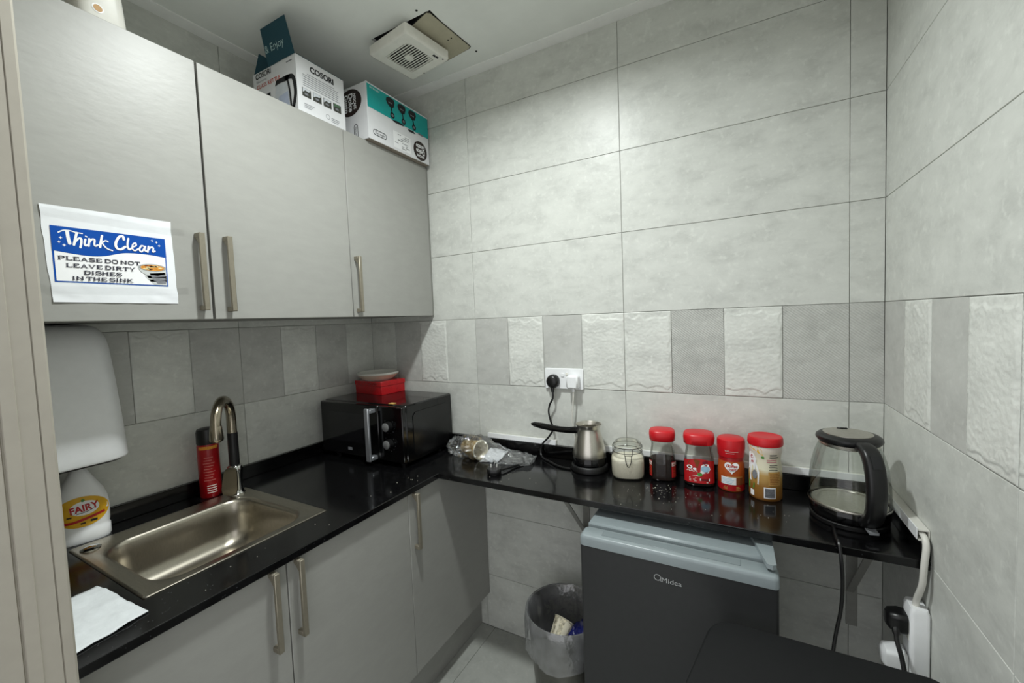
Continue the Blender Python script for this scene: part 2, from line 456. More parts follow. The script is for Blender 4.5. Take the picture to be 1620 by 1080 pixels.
def fpx(x):     # marks on a plane facing +x: a -> y, b -> z
    return lambda a, b: (x, a, b)
def fny(y):     # marks on a plane facing -y: a -> x, b -> z
    return lambda a, b: (a, y, b)
def interp(prof, z):
    for (r0, z0), (r1, z1) in zip(prof, prof[1:]):
        if min(z0, z1) <= z <= max(z0, z1) and abs(z1 - z0) > 1e-9:
            return r0 + (r1 - r0) * (z - z0) / (z1 - z0)
    return prof[-1][0] if z > prof[-1][1] else prof[0][0]
def fround(prof, a0, lift=0.0006, sx=1.0, sy=1.0):     # marks wrapped on a turned body: a = arc length, b = height
    R0 = max(r for r, _ in prof)
    def fn(a, b):
        r = interp(prof, b) + lift; t = a0 + a / R0
        return (sx * r * math.cos(t), sy * r * math.sin(t), b)
    return fn
def facing(x, y): return math.atan2(CAM.y - y, CAM.x - x)

# ================================================================== STRUCTURE
_tm = {}
def tile_mesh(w, h, t, mat, c=0.0008):
    key = (round(w, 4), round(h, 4), round(t, 4), mat.name)
    if key in _tm: return _tm[key]
    me = bpy.data.meshes.new('tile')
    v = [(-w / 2, 0, -h / 2), (w / 2, 0, -h / 2), (w / 2, 0, h / 2), (-w / 2, 0, h / 2),
         (-w / 2, -t + c, -h / 2), (w / 2, -t + c, -h / 2), (w / 2, -t + c, h / 2), (-w / 2, -t + c, h / 2),
         (-w / 2 + c, -t, -h / 2 + c), (w / 2 - c, -t, -h / 2 + c), (w / 2 - c, -t, h / 2 - c), (-w / 2 + c, -t, h / 2 - c)]
    f = [(8, 9, 10, 11), (3, 2, 1, 0)]
    for i in range(4):
        j = (i + 1) % 4; f += [(i, j, 4 + j, 4 + i), (4 + i, 4 + j, 8 + j, 8 + i)]
    me.from_pydata(v, [], f); me.materials.append(mat); me.update()
    _tm[key] = me; return me
def rough_mesh(w, h, t, seed):
    nx, nz = max(10, int(w / 0.0032)), max(10, int(h / 0.0032)); v = []; f = []
    for j in range(nz + 1):
        for i in range(nx + 1):
            x, z = -w / 2 + w * i / nx, -h / 2 + h * j / nz
            d1 = min(x + w / 2, w / 2 - x); d2 = min(z + h / 2, h / 2 - z)
            w1 = 0.004 + 0.012 * max(0.0, noise.noise(Vector((seed * 3.1 + (1 if x > 0 else 5), z * 24, 0))))
            w2 = 0.010 + 0.040 * abs(noise.noise(Vector((seed * 1.7 + (2 if z > 0 else 9), x * 16, 3))))
            e = min((d1 - w1) / 0.0022, (d2 - w2) / 0.0022); e = max(0.0, min(1.0, e))
            n = noise.fractal(Vector((x * 85 + seed * 7, seed, z * 120)), 0.6, 2.2, 4)
            hh = t + 0.0008 * n + 0.0021 * e + 0.0004
            if d1 < 0.001 or d2 < 0.001: hh = t
            v.append((x, -hh, z))
    for j in range(nz):
        for i in range(nx):
            a = j * (nx + 1) + i; f.append((a, a + 1, a + nx + 2, a + nx + 1))
    k = len(v)
    for x, z in ((-w / 2, -h / 2), (w / 2, -h / 2), (w / 2, h / 2), (-w / 2, h / 2)): v.append((x, 0, z))
    bot = list(range(nx + 1)); top = [nz * (nx + 1) + i for i in range(nx + 1)]
    lef = [j * (nx + 1) for j in range(nz + 1)]; rig = [j * (nx + 1) + nx for j in range(nz + 1)]
    f += [tuple([k, k + 1] + bot[::-1]), tuple([k + 2, k + 3] + top), tuple([k + 3, k] + lef), tuple([k + 1, k + 2] + rig[::-1])]
    me = bpy.data.meshes.new('tile'); me.from_pydata(v, [], f); me.materials.append(TILE_ROUGH)
    for p in me.polygons: p.use_smooth = len(p.vertices) == 4
    me.update(); return me
G = 0.0016
TT = 0.0035
def put_tile(wall, me, loc, rz, name='tile'):
    o = bpy.data.objects.new(name, me); COL.objects.link(o); o.parent = wall
    o.location = loc; o.rotation_euler = (0, 0, rz); return o
def tiled(wall, cols, pos, rz, border, seed):
    """cols: joints along the wall; pos(s, z) -> point on the wall face; border: list of (s0, s1, kind)"""
    for a, b in zip(cols, cols[1:]):
        for z0, z1 in zip(ROWS, ROWS[1:]):
            if abs(z0 - 1.154) < 1e-6: continue
            me = tile_mesh(abs(b - a) - G, z1 - z0 - G, TT, TILE)
            put_tile(wall, me, pos((a + b) / 2, (z0 + z1) / 2), rz)
    for q, (a, b, kind) in enumerate(border):
        w = abs(b - a) - 0.0012; h = 0.3 - G; p = pos((a + b) / 2, 1.304)
        if kind == 'r': me = rough_mesh(w, h, TT, seed + q)
        else: me = tile_mesh(w, h, TT + (0.0006 if kind == 'p' else 0.0), {'p': TILE, 'd': TILE_DARK, 'h': TILE_HATCH}[kind])
        put_tile(wall, me, p, rz, 'border_tile')
# backing slabs; tile faces stand at the room planes x = 0, y = 0, x = W
wb = struct(MB().box(-0.14, W + 0.14, TT, 0.14, 0, H).build('wall_back', GROUT))
wl = struct(MB().box(-0.14, -TT, YF - 0.14, TT, 0, H).build('wall_left', GROUT))
wr = struct(MB().box(W + TT, W + 0.14, YF - 0.14, TT, 0, H).build('wall_right', GROUT))
XA = [0.0, 0.661, 1.337, 2.013, W]
bk = []
for k, (a, kinds) in enumerate(((0.0, 'pdrp'), (0.661, 'drdr'), (1.337, 'rhrh'))):
    st = (0.661 if k == 0 else 0.676) / 4
    bk += [(a + i * st, a + (i + 1) * st, c) for i, c in enumerate(kinds)]
bk.append((2.013, W, 'h'))
tiled(wb, XA, lambda s, z: (s, TT, z), 0.0, bk, 11)
st = 0.673 / 4
bl = [(-i * st, -(i + 1) * st, c) for i, c in enumerate('pdrddrdp')] + [(-8 * st, YF - 0.0, 'd')]
tiled(wl, [0.0, -0.673, -1.346, YF], lambda s, z: (-TT, s, z), PI / 2, bl, 31)
st = 0.67 / 4
br = [(-i * st, -(i + 1) * st, c) for i, c in enumerate('drdrrdrd')] + [(-8 * st, YF, 'd')]
tiled(wr, [0.0, -0.67, -1.34, YF], lambda s, z: (W + TT, s, z), -PI / 2, br, 51)

fl = struct(MB().box(-0.14, W + 0.14, -4.2, 0.14, -0.12, -TT).build('floor', GROUT))
xs_ = [0.0, 0.70, 1.376, 2.05, W]; ys_ = [0.0, -0.62, -1.24, YF]
for a, b in zip(xs_, xs_[1:]):
    for c, d in zip(ys_, ys_[1:]):
        me = tile_mesh(b - a - G, c - d - G, TT, FLOORT)
        o = put_tile(fl, me, ((a + b) / 2, (c + d) / 2, -TT), 0); o.rotation_euler = (-PI / 2, 0, 0)
MB().box(-0.14, W + 0.14, -4.2, YF - 0.001, -TT, 0).build('hall_flooring', FLOORT, fl)

# ceiling with the cut-out for the fan
hx0, hx1, hy0, hy1 = 0.50, 0.785, -0.385, -0.145
ce = MB()
gx = [-0.14, hx0, hx1, W + 0.14]; gy = [YF - 0.14, hy0, hy1, 0.14]
for i in range(3):
    for j in range(3):
        if (i, j) != (1, 1): ce.box(gx[i], gx[i + 1], gy[j], gy[j + 1], H, H + 0.012)
ce.box(-0.14, W + 0.14, YF - 0.14, 0.14, H + 0.08, H + 0.1, m=1)  # top of the void, coloured near-black for the shade inside the cut-out
struct(ce.build('ceiling', [CEIL, DARKGAP], smooth=0))
struct(MB().prism([(0, H), (-0.044, H), (-0.044, H - 0.004), (-0.012, H - 0.012), (0, H - 0.012)], 0.0, W, 'yz').build('trim_1', TRIMM), 'pale ceiling edge strip along the back wall')
struct(MB().prism([(0, H), (0.044, H), (0.044, H - 0.004), (0.012, H - 0.012), (0, H - 0.012)], YF, -0.045, 'xz').build('trim_2', TRIMM), 'pale ceiling edge strip above the wall cabinets')
struct(MB().prism([(W, H), (W - 0.044, H), (W - 0.044, H - 0.004), (W - 0.012, H - 0.012), (W, H - 0.012)], YF, -0.045, 'xz').build('trim_3', TRIMM), 'pale ceiling edge strip along the right wall')

# entrance wall and painted door frame beside the camera
wf = MB().box(-0.14, 0.79, YF - 0.13, YF, 0, H).box(2.00, W + 0.14, YF - 0.13, YF, 0, H).box(0.79, 2.00, YF - 0.13, YF, 2.14, H)
struct(wf.build('wall_front', JAMB, smooth=0))
jx = 0.837
prof = [(0.79, YF), (jx - 0.003, YF), (jx, YF - 0.003), (jx, YF - 0.0135), (jx - 0.0022, YF - 0.0142), (jx - 0.0022, YF - 0.0148), (jx - 0.0004, YF - 0.0155),
        (jx - 0.0006, YF - 0.034), (jx + 0.0012, YF - 0.0352), (jx + 0.0012, YF - 0.0485), (jx - 0.003, YF - 0.0500),
        (jx - 0.003, YF - 0.0512), (jx - 0.0005, YF - 0.0525), (jx - 0.0005, YF - 0.16), (0.72, YF - 0.16), (0.72, YF - 0.13), (0.79, YF - 0.13)]
dj = struct(MB().prism(prof, 0, 2.14, 'xy').build('door_1', JAMB, smooth=30), 'beige painted door frame at the left edge')
MB().box(2.0, 1.96, YF - 0.16, YF, 0, 2.14, 0.003).build('frame_post', JAMB, dj)
MB().box(0.79, 2.0, YF - 0.16, YF, 2.10, 2.14, 0.003).build('frame_head', JAMB, dj)

# ================================================================== FITTED FURNITURE
def handle(parent, x, y, z0, z1, depth=0.028, w=0.014):
    m = MB()
    m.box(x + depth - 0.009, x + depth, y - w / 2, y + w / 2, z0, z1, 0.0015)
    m.box(x, x + depth - 0.008, y - w / 2, y + w / 2, z0, z0 + 0.013, 0.001)
    m.box(x, x + depth - 0.008, y - w / 2, y + w / 2, z1 - 0.013, z1, 0.001)
    # angled inner cheeks of the grip
    m.prism([(x + depth - 0.009, z1 - 0.013), (x + depth - 0.009, z1 - 0.028), (x + 0.004, z1 - 0.013)], y - w / 2 + 0.0005, y + w / 2 - 0.0005, 'xz')
    return m.build('handle', BRONZE, parent)
def carcass(x0, x1, y0, y1, z0, z1, top=True, t=0.016):
    m = MB()
    m.box(x0, x1, y0, y0 + t, z0, z1).box(x0, x1, y1 - t, y1, z0, z1)
    m.box(x0, x1, y0 + t, y1 - t, z0, z0 + t).box(x0, x0 + 0.006, y0 + t, y1 - t, z0 + t, z1)
    if top: m.box(x0, x1, y0 + t, y1 - t, z1 - t, z1)
    return m
ZU0, ZU1, XU = 1.478, 2.178, 0.430
cab = thing('wall_cabinet', 'grey double-door wall cabinet with a paper notice taped to one door', 'cabinet', (0.001, -0.963, ZU0), group='wall cabinets')
carcass(0.001, XU - 0.021, -1.382, -0.4845, ZU0 + 0.002, ZU1 - 0.017).build('body', LAMIN, cab)
MB().box(0.001, XU - 0.021, -1.382, -0.4845, ZU1 - 0.0165, ZU1, 0.0005).build('bounce_panel', BOUNCEW, cab)  # unseen board, added white to throw lamp light up at the ceiling
MB().box(0.03, XU - 0.026, -0.968, -0.960, ZU0 + 0.02, ZU1 - 0.02).build('gap_shade_strip', DARKGAP, cab)  # near-black strip painted as the shade in the gap between the doors
d = MB().box(XU - 0.020, XU, -1.382, -0.9665, ZU0, ZU1 - 0.001, 0.0012).build('door', LAM, cab); handle(d, XU, -0.992, 1.502, 1.710)
d = MB().box(XU - 0.020, XU, -0.9610, -0.4840, ZU0, ZU1 - 0.001, 0.0012).build('door', LAM, cab); handle(d, XU, -0.922, 1.499, 1.711)
cab = thing('wall_cabinet', 'grey single-door wall cabinet in the corner by the back wall', 'cabinet', (0.001, -0.25, ZU0), group='wall cabinets')
carcass(0.001, XU - 0.021, -0.4825, -0.001, ZU0 + 0.002, ZU1 - 0.017).build('body', LAMIN, cab)
MB().box(0.001, XU - 0.021, -0.4825, -0.001, ZU1 - 0.0165, ZU1, 0.0005).build('bounce_panel', BOUNCEW, cab)  # second added bounce board, out of view above the corner cabinet
d = MB().box(XU - 0.020, XU, -0.4815, -0.016, ZU0, ZU1 - 0.001, 0.0012).build('door', LAM, cab); handle(d, XU, -0.460, 1.496, 1.708)
MB().box(XU - 0.020, XU - 0.003, -0.0145, -0.001, ZU0, ZU1, 0.001).build('filler_strip', LAMIN, cab)

XB, ZB0, ZB1 = 0.680, 0.165, ZC - 0.022
cab = thing('base_cabinet', 'grey double-door base cabinet under the sink', 'cabinet', (0.001, -0.95, 0), group='base cabinets')
carcass(0.022, XB - 0.021, -1.382, -0.5085, ZB0, ZB1, top=False).build('body', LAMIN, cab)
MB().box(0.06, 0.627, -1.382, -0.5085, 0.0, ZB0).build('plinth', LAM, cab)
d = MB().box(XB - 0.020, XB, -1.382, -0.9625, ZB0 + 0.002, ZB1 - 0.003, 0.0012).build('door', LAM, cab); handle(d, XB, -1.003, 0.631, 0.836)
d = MB().box(XB - 0.020, XB, -0.9595, -0.5085, ZB0 + 0.002, ZB1 - 0.003, 0.0012).build('door', LAM, cab); handle(d, XB, -0.935, 0.629, 0.836)
cab = thing('base_cabinet', 'grey single-door base cabinet in the corner beside the bin', 'cabinet', (0.001, -0.25, 0), group='base cabinets')
carcass(0.022, XB - 0.021, -0.5070, -0.002, ZB0, ZB1).build('body', LAMIN, cab)
MB().box(0.06, 0.627, -0.5070, -0.001, 0.0, ZB0).build('plinth', LAM, cab)
d = MB().box(XB - 0.020, XB, -0.5065, -0.003, ZB0 + 0.002, ZB1 - 0.003, 0.0012).build('door', LAM, cab); handle(d, XB, -0.481, 0.629, 0.834)

# worktop: one L-shaped granite slab with the sink cut-out and upstands
SX0, SX1, SY0, SY1 = 0.112, 0.566, -1.214, -0.750
wt = thing('worktop', 'black speckled granite worktop running round the corner', 'worktop', (0.001, -0.001, ZC))
gx = [0.001, SX0 + 0.02, SX1 - 0.02, XC, W - 0.001]; gy = [YF + 0.001, SY0 + 0.02, SY1 - 0.02, YS, -0.001]
on_ = lambda i, j: 0 <= i < 4 and 0 <= j < 4 and not (i == 3 and j < 3) and not (i == 1 and j == 1)
m = MB(); vid = {}
def gv(i, j, k):
    if (i, j, k) not in vid:
        vid[i, j, k] = len(m.v); m.v.append((gx[i], gy[j], ZC if k else ZC - 0.021))
    return vid[i, j, k]
for i in range(4):
    for j in range(4):
        if not on_(i, j): continue
        fs = [(gv(i, j, 1), gv(i + 1, j, 1), gv(i + 1, j + 1, 1), gv(i, j + 1, 1)), (gv(i, j, 0), gv(i, j + 1, 0), gv(i + 1, j + 1, 0), gv(i + 1, j, 0))]
        for di, dj_, (a, b) in ((-1, 0, ((i, j), (i, j + 1))), (1, 0, ((i + 1, j), (i + 1, j + 1))), (0, -1, ((i, j), (i + 1, j))), (0, 1, ((i, j + 1), (i + 1, j + 1)))):
            if not on_(i + di, j + dj_): fs.append((gv(*a, 0), gv(*b, 0), gv(*b, 1), gv(*a, 1)))
        for f_ in fs: m.f.append(f_); m.m.append(0)
slab = m.build('slab', GRAN, wt, smooth=0)
bv = slab.modifiers.new('bevel', 'BEVEL'); bv.width = 0.002; bv.segments = 2; bv.limit_method = 'ANGLE'; bv.angle_limit = math.radians(60)
ZUP = 0.913
tag(MB().box(0.001, 0.020, YF + 0.001, -0.001, ZC + 0.0002, ZUP, 0.0015).build('upstand', GRAN), 'black granite upstand strip along the left wall behind the sink', 'upstand', 'granite upstands')
tag(MB().box(0.0205, W - 0.001, -0.020, -0.001, ZC + 0.0002, ZUP, 0.0015).build('upstand', GRAN), 'black granite upstand strip along the back wall behind the jars', 'upstand', 'granite upstands')
tag(MB().box(W - 0.018, W - 0.001, YS, -0.0205, ZC + 0.0002, 0.904, 0.0015).build('upstand', GRAN), 'short black granite upstand on the right wall beside the kettle', 'upstand', 'granite upstands')

# shelf brackets
BRK = M('bracket_paint', '9c9c96', 0.5, metal=0.2)
def bracket(x, label):
    t = thing('shelf_bracket', label, 'bracket', (x, -0.001, 0.45), group='brackets under the shelf run')
    MB().box(x - 0.014, x + 0.014, -0.005, -0.0005, 0.45, ZC - 0.022, 0.001).build('wall_arm', BRK, t)
    MB().box(x - 0.014, x + 0.014, -0.30, -0.005, ZC - 0.026, ZC - 0.0215, 0.001).build('shelf_arm', BRK, t)
    MB().bar((x - 0.004, -0.006, 0.56), (x - 0.004, -0.265, ZC - 0.027), 0.018, 0.004).build('brace', BRK, t)
bracket(1.165, 'steel shelf bracket between the fridge and the bin')
bracket(2.020, 'steel shelf bracket under the glass kettle')

# ================================================================== SINK AND TAP
sk = thing('sink', 'stainless steel inset sink in the black worktop', 'sink', ((SX0 + SX1) / 2, (SY0 + SY1) / 2, ZC))
scx, scy = (SX0 + SX1) / 2, (SY0 + SY1) / 2
bx, by = 0.358, -0.985                     # centre of the bowl
def spread(pts_o, pts_i, t): return [(a[0] + (b[0] - a[0]) * t, a[1] + (b[1] - a[1]) * t) for a, b in zip(pts_o, pts_i)]
outer = rrect(scx, scy, SX1 - SX0, SY1 - SY0, 0.006, 8)
lip = rrect(scx, scy, SX1 - SX0 - 0.012, SY1 - SY0 - 0.012, 0.006, 8)
groove = rrect(scx, scy, SX1 - SX0 - 0.030, SY1 - SY0 - 0.030, 0.012, 8)
bowl0 = rrect(bx, by, 0.352, 0.380, 0.068, 8)
m = MB()
lo_ = [loop3(outer, ZC + 0.0003), loop3(outer, ZC + 0.002), loop3(spread(outer, lip, 0.5), ZC + 0.0042), loop3(lip, ZC + 0.0040),
       loop3(groove, ZC + 0.0022), loop3(rrect(bx, by, 0.366, 0.394, 0.073, 8), ZC + 0.0022), loop3(bowl0, ZC - 0.001)]
for k, (sh, dz) in enumerate(((0.004, 0.012), (0.008, 0.05), (0.012, 0.095), (0.022, 0.125), (0.045, 0.143), (0.09, 0.150))):
    lo_.append(loop3(rrect(bx, by, 0.352 - 2 * sh, 0.380 - 2 * sh, max(0.03, 0.068 - sh * 0.3), 8), ZC - dz))
m.loft(lo_, False, False)
v0 = len(m.v) - len(outer); m.add([(bx, by, ZC - 0.153)], []); cidx = len(m.v) - 1; nn = len(outer)
for i in range(nn): m.f.append((v0 + i, v0 + (i + 1) % nn, cidx)); m.m.append(0)
m.build('basin', SINKST, sk, smooth=50, recalc=False)
MB().lathe([(0.0, 0.004), (0.024, 0.004), (0.028, 0.002), (0.030, 0.0)], 24, (bx, by, ZC - 0.1525), cap1=False).build('drain_strainer', CHROME, sk)
MB().lathe([(0.021, 0.0), (0.0215, 0.003), (0.017, 0.0065), (0.008, 0.0085), (0.0, 0.009)], 24, (0.158, -1.182, ZC + 0.002)).build('hole_cover', CHROME, sk)

tp = thing('mixer_tap', 'swan-neck mixer tap with a black sleeve behind the sink', 'tap', (0.150, -0.800, ZC + 0.0025))
tx, ty, tz = 0.150, -0.800, ZC + 0.0025
m = MB().lathe([(0.027, 0), (0.027, 0.006), (0.023, 0.010), (0.0215, 0.02), (0.0215, 0.072), (0.023, 0.076), (0.023, 0.100), (0.019, 0.106), (0.014, 0.108)], 28, (tx, ty, tz))
m.build('base', CHROME, tp)
MB().lathe([(0.0162, 0.104), (0.0162, 0.222)], 20, (tx, ty, tz)).build('sleeve', BLACK, tp)
dirx, diry = 0.72, -0.694
arc = [(tx, ty, tz + 0.215), (tx, ty, tz + 0.26)]
Rr = 0.071
for i in range(1, 16):
    a = PI - PI * i / 16
    h_ = Rr + Rr * math.cos(a); arc.append((tx + dirx * h_, ty + diry * h_, tz + 0.272 + 0.076 * math.sin(a)))
ex, ey = tx + dirx * 2 * Rr, ty + diry * 2 * Rr
arc += [(ex, ey, tz + 0.278), (ex, ey, tz + 0.268)]
MB().tube(arc, 0.0150, 14).build('spout', NICKEL, tp)
MB().lathe([(0.011, -0.052), (0.0125, -0.050), (0.0180, -0.047), (0.0200, -0.042), (0.0165, -0.002), (0.0160, 0.0)], 20, (ex, ey, tz + 0.277)).build('nozzle', NICKEL, tp)
# flat lever hanging in front of the body, towards the bowl
m = MB()
lv = []
for z_, w_, off in ((0.013, 0.012, 0.040), (0.018, 0.022, 0.040), (0.035, 0.026, 0.038), (0.062, 0.024, 0.033), (0.085, 0.022, 0.028), (0.098, 0.018, 0.024), (0.103, 0.008, 0.022)):
    cx_, cy_ = tx + 0.55 * off, ty - 0.83 * off
    lp = []
    for sx_, th in ((-1, -1), (1, -1), (1, 1), (-1, 1)):
        lp.append((cx_ + sx_ * w_ * 0.83 + th * 0.0025 * 0.55, cy_ + sx_ * w_ * 0.55 - th * 0.0025 * 0.83, tz + z_))
    lv.append(lp)
m.loft(lv); m.tube([(tx, ty, tz + 0.09), (tx + 0.55 * 0.026, ty - 0.83 * 0.026, tz + 0.09)], 0.009, 10)
m.build('lever', NICKEL, tp, smooth=50)

# ================================================================== LEFT RUN: BOTTLE, CAN, TISSUE, DISPENSER
# red spray can
cx, cy = 0.064, -0.840
t = thing('spray_can', 'red spray can with a black cap behind the tap', 'can', (cx, cy, ZC))
pr = [(0.030, 0.0), (0.0325, 0.003), (0.0325, 0.182), (0.031, 0.190)]
MB().lathe(pr, 32).build('body', REDCAN, t, world=False)
fn = fround(pr, facing(cx, cy))
MB().rect(fn, -0.030, 0.030, 0.172, 0.1825, 0, 10, 2).build('shoulder_band', ORANGE, t, world=False, recalc=False)
m = MB()
for k in range(9): m.rect(fn, -0.018 + 0.002 * (k % 3), 0.016 - 0.004 * ((k * 5) % 3), 0.062 + k * 0.010, 0.0645 + k * 0.010, 1, 6, 1)
for k in range(4): m.rect(fn, -0.010, 0.018, 0.018 + k * 0.008, 0.0215 + k * 0.008, 2, 6, 1)
m.build('label', [ORANGE, M('print_pink', 'c76e68', 0.6), PINK], t, world=False, recalc=False)
MB().lathe([(0.0315, 0.188), (0.0325, 0.192), (0.0320, 0.230), (0.029, 0.240), (0.018, 0.244), (0, 0.245)], 32).build('cap', BLACK, t, world=False)

# washing-up liquid bottle
cx, cy = 0.062, -1.168
rz = facing(cx, cy)
t = thing('washing_up_bottle', 'white washing-up liquid bottle with a yellow label beside the sink', 'bottle', (cx, cy, ZC), rz)
def bloop(w, d, z, n=28): return [(d / 2 * math.copysign(abs(math.cos(a)) ** 0.8, math.cos(a)), w / 2 * math.copysign(abs(math.sin(a)) ** 0.8, math.sin(a)), z) for a in [2 * PI * i / n for i in range(n)]]
bp = [(0.1097, 0.064, 0.0), (0.1153, 0.069, 0.006), (0.1153, 0.069, 0.034), (0.1097, 0.064, 0.038), (0.1135, 0.066, 0.045), (0.1172, 0.068, 0.085), (0.1116, 0.066, 0.115), (0.0967, 0.062, 0.140),
      (0.0763, 0.054, 0.160), (0.0595, 0.046, 0.176), (0.0484, 0.040, 0.188), (0.0372, 0.036, 0.199), (0.0279, 0.030, 0.206)]
MB().loft([bloop(*b) for b in bp]).build('body', WHITE, t, world=False, smooth=50)
MB().lathe([(0.017, 0.2065), (0.017, 0.222), (0.010, 0.226), (0.006, 0.232), (0, 0.233)], 20).build('cap', WHITEW, t, world=False)
def fb(a, b):
    for (w0, d0, z0), (w1, d1, z1) in zip(bp, bp[1:]):
        if z0 <= b <= z1:
            k = (b - z0) / (z1 - z0); w_, d_ = w0 + (w1 - w0) * k, d0 + (d1 - d0) * k; break
    s_ = max(-0.97, min(0.97, a / (w_ / 2)))
    s_ = math.copysign(abs(s_) ** 1.25, s_)
    return (d_ / 2 * abs(math.sqrt(1 - s_ * s_)) ** 0.8 + 0.0012, a, b)
m = MB().disc(fb, 0, 0.090, 0.056, 0.043, 0, 36, 6)
m.disc(lambda a, b: tuple(Vector(fb(a, b)) + Vector((0.0006, 0, 0))), 0.006, 0.100, 0.030, 0.020, 1, 24, 3)
f2 = lambda a, b: tuple(Vector(fb(a, b)) + Vector((0.0012, 0, 0)))
m.text(f2, 'FAIRY', 0.006, 0.101, 0.026, 2, bold=0.03, rot=0.10, width=0.058)
m.stroke(f2, [(-0.010, 0.087), (0.010, 0.089), (0.024, 0.094)], 0.0016, 3)
m.stroke(f2, [(-0.042, 0.066), (-0.020, 0.065), (0.010, 0.070), (0.046, 0.078)], 0.007, 2, caps=False)
m.disc(f2, 0.004, 0.122, 0.004, 0.004, 4, 10, 1)
m.rect(f2, 0.016, 0.030, 0.058, 0.064, 3).rect(f2, -0.004, 0.006, 0.056, 0.060, 3).rect(f2, -0.030, -0.020, 0.079, 0.083, 3)
m.build('label', [YELLOW, PRINTW, REDP, INK, GREENP], t, world=False, recalc=False, smooth=60)

# tissue sheet on the worktop
m = MB(); n = 26
c00, c10, c11, c01 = Vector((0.405, -1.240)), Vector((0.628, -1.228)), Vector((0.650, -1.362)), Vector((0.430, -1.374))
for j in range(n + 1):
    for i in range(n + 1):
        u, v = i / n, j / n
        p = c00 * (1 - u) * (1 - v) + c10 * u * (1 - v) + c11 * u * v + c01 * (1 - u) * v
        h_ = 0.0018 + 0.0045 * max(0, noise.fractal(Vector((p.x * 26, p.y * 26, 1)), 1, 2, 3)) + 0.010 * max(0, noise.noise(Vector((p.x * 9, p.y * 12, 7)))) * v
        if v > 0.72 and u < 0.5: h_ += 0.014 * abs(math.sin((v - 0.72) * 16)) * (0.5 - u) * 2
        e = 0.003 * noise.noise(Vector((p.x * 40, p.y * 40, 2)))
        m.v.append((p.x + e, p.y + e, ZC + h_))
for j in range(n):
    for i in range(n):
        a = j * (n + 1) + i; m.f.append((a, a + 1, a + n + 2, a + n + 1)); m.m.append(0)
o = m.build('tissue_sheet', TISSUE, smooth=80); tag(o, 'crumpled white paper tissue lying on the worktop by the door frame', 'tissue')
sd = o.modifiers.new('thick', 'SOLIDIFY'); sd.thickness = 0.0012; sd.offset = 1

# paper towel dispenser on the left wall
t = thing('towel_dispenser', 'white rounded paper towel dispenser on the wall below the cabinets', 'dispenser', (0.001, -1.236, 1.100))
def dl(z, d, w, r=0.055):
    c = -1.236; pts = []
    for i in range(9):
        a = -PI / 2 + (PI / 2) * i / 8; pts.append((0.001 + d - r + r * math.cos(a), c - w / 2 + r + r * math.sin(a)))
    for i in range(9):
        a = (PI / 2) * i / 8; pts.append((0.001 + d - r + r * math.cos(a), c + w / 2 - r + r * math.sin(a)))
    return loop3([(0.001, c - w / 2)] + pts + [(0.001, c + w / 2)], z)
prof_d = [(1.106, 0.224, 0.281), (1.112, 0.228, 0.285), (1.20, 0.224, 0.278), (1.32, 0.217, 0.266), (1.41, 0.210, 0.254), (1.435, 0.205, 0.248), (1.455, 0.194, 0.238), (1.468, 0.178, 0.224), (1.475, 0.155, 0.203), (1.477, 0.12, 0.17)]
MB().loft([dl(*q) for q in prof_d]).build('cover', WHITE, t, smooth=50)
MB().loft([dl(1.100, 0.214, 0.270), dl(1.1055, 0.220, 0.276)]).build('base_tray', BLACKM, t)

# ================================================================== MICROWAVE AND WHAT STANDS ON IT
mx0, mx1, my0, my1, mz0, mz1 = 0.045, 0.540, -0.370, -0.045, 0.876, 1.114
t = thing('microwave_oven', 'black microwave oven in the corner of the worktop', 'microwave', ((mx0 + mx1) / 2, (my0 + my1) / 2, ZC))
MB().box(mx0, mx1, my0 + 0.022, my1, mz0, mz1, 0.006).build('body', BLACKG, t)
fz = mz0 + 0.006
MB().box(mx0, 0.404, my0, my0 + 0.021, fz, mz1 - 0.004, 0.004).build('door', BLACKG, t)
MB().box(mx0 + 0.055, 0.330, my0 - 0.0008, my0 + 0.002, mz0 + 0.065, mz1 - 0.045, 0.0).build('door_window', M('smoked_glass', '141416', 0.06, nscale=30, namt=0.1), t)
MB().box(0.407, mx1, my0, my0 + 0.021, fz, mz1 - 0.004, 0.004).build('control_panel', BLACKG, t)
hd = MB().box(0.366, 0.390, my0 - 0.040, my0 - 0.028, mz0 + 0.006, mz1 - 0.012, 0.003)
hd.box(0.368, 0.394, my0 - 0.030, my0, mz0 + 0.010, mz0 + 0.026, 0.002).box(0.368, 0.394, my0 - 0.030, my0, mz1 - 0.032, mz1 - 0.016, 0.002)
hd.build('door_handle', M('silver_plastic', '9c9fa3', 0.32, metal=0.6, nscale=60, namt=0.04), t)
for kz in (1.030, 0.958):
    k = MB()
    loops = [[(0.466 + r * math.cos(2 * PI * i / 24), my0 - dy, kz + r * math.sin(2 * PI * i / 24)) for i in range(24)]
             for r, dy in ((0.0205, 0.0), (0.0195, 0.020))]
    kn = k.loft(loops).build('dial', BLACK, t)
    k = MB().loft([[(0.466 + r * math.cos(2 * PI * i / 24), my0 - dy, kz + r * math.sin(2 * PI * i / 24)) for i in range(24)] for r, dy in ((0.0175, 0.0200), (0.0175, 0.0225), (0.0160, 0.0235))]); k.build('dial_face', M('dial_silver', 'a9abad', 0.35, metal=0.7), kn)
    k = MB()
    for i in range(10):
        a = PI * 0.75 + PI * 1.5 * i / 9
        k.rect(fny(my0 - 0.0006), 0.466 + 0.030 * math.cos(a) - 0.001, 0.466 + 0.030 * math.cos(a) + 0.001, kz + 0.030 * math.sin(a) - 0.001, kz + 0.030 * math.sin(a) + 0.001)
    k.build('dial_marks', INKG, kn, recalc=False)
MB().box(0.215, 0.240, my0 - 0.001, my0, 0.905, 0.917).build('badge', INKG, t)
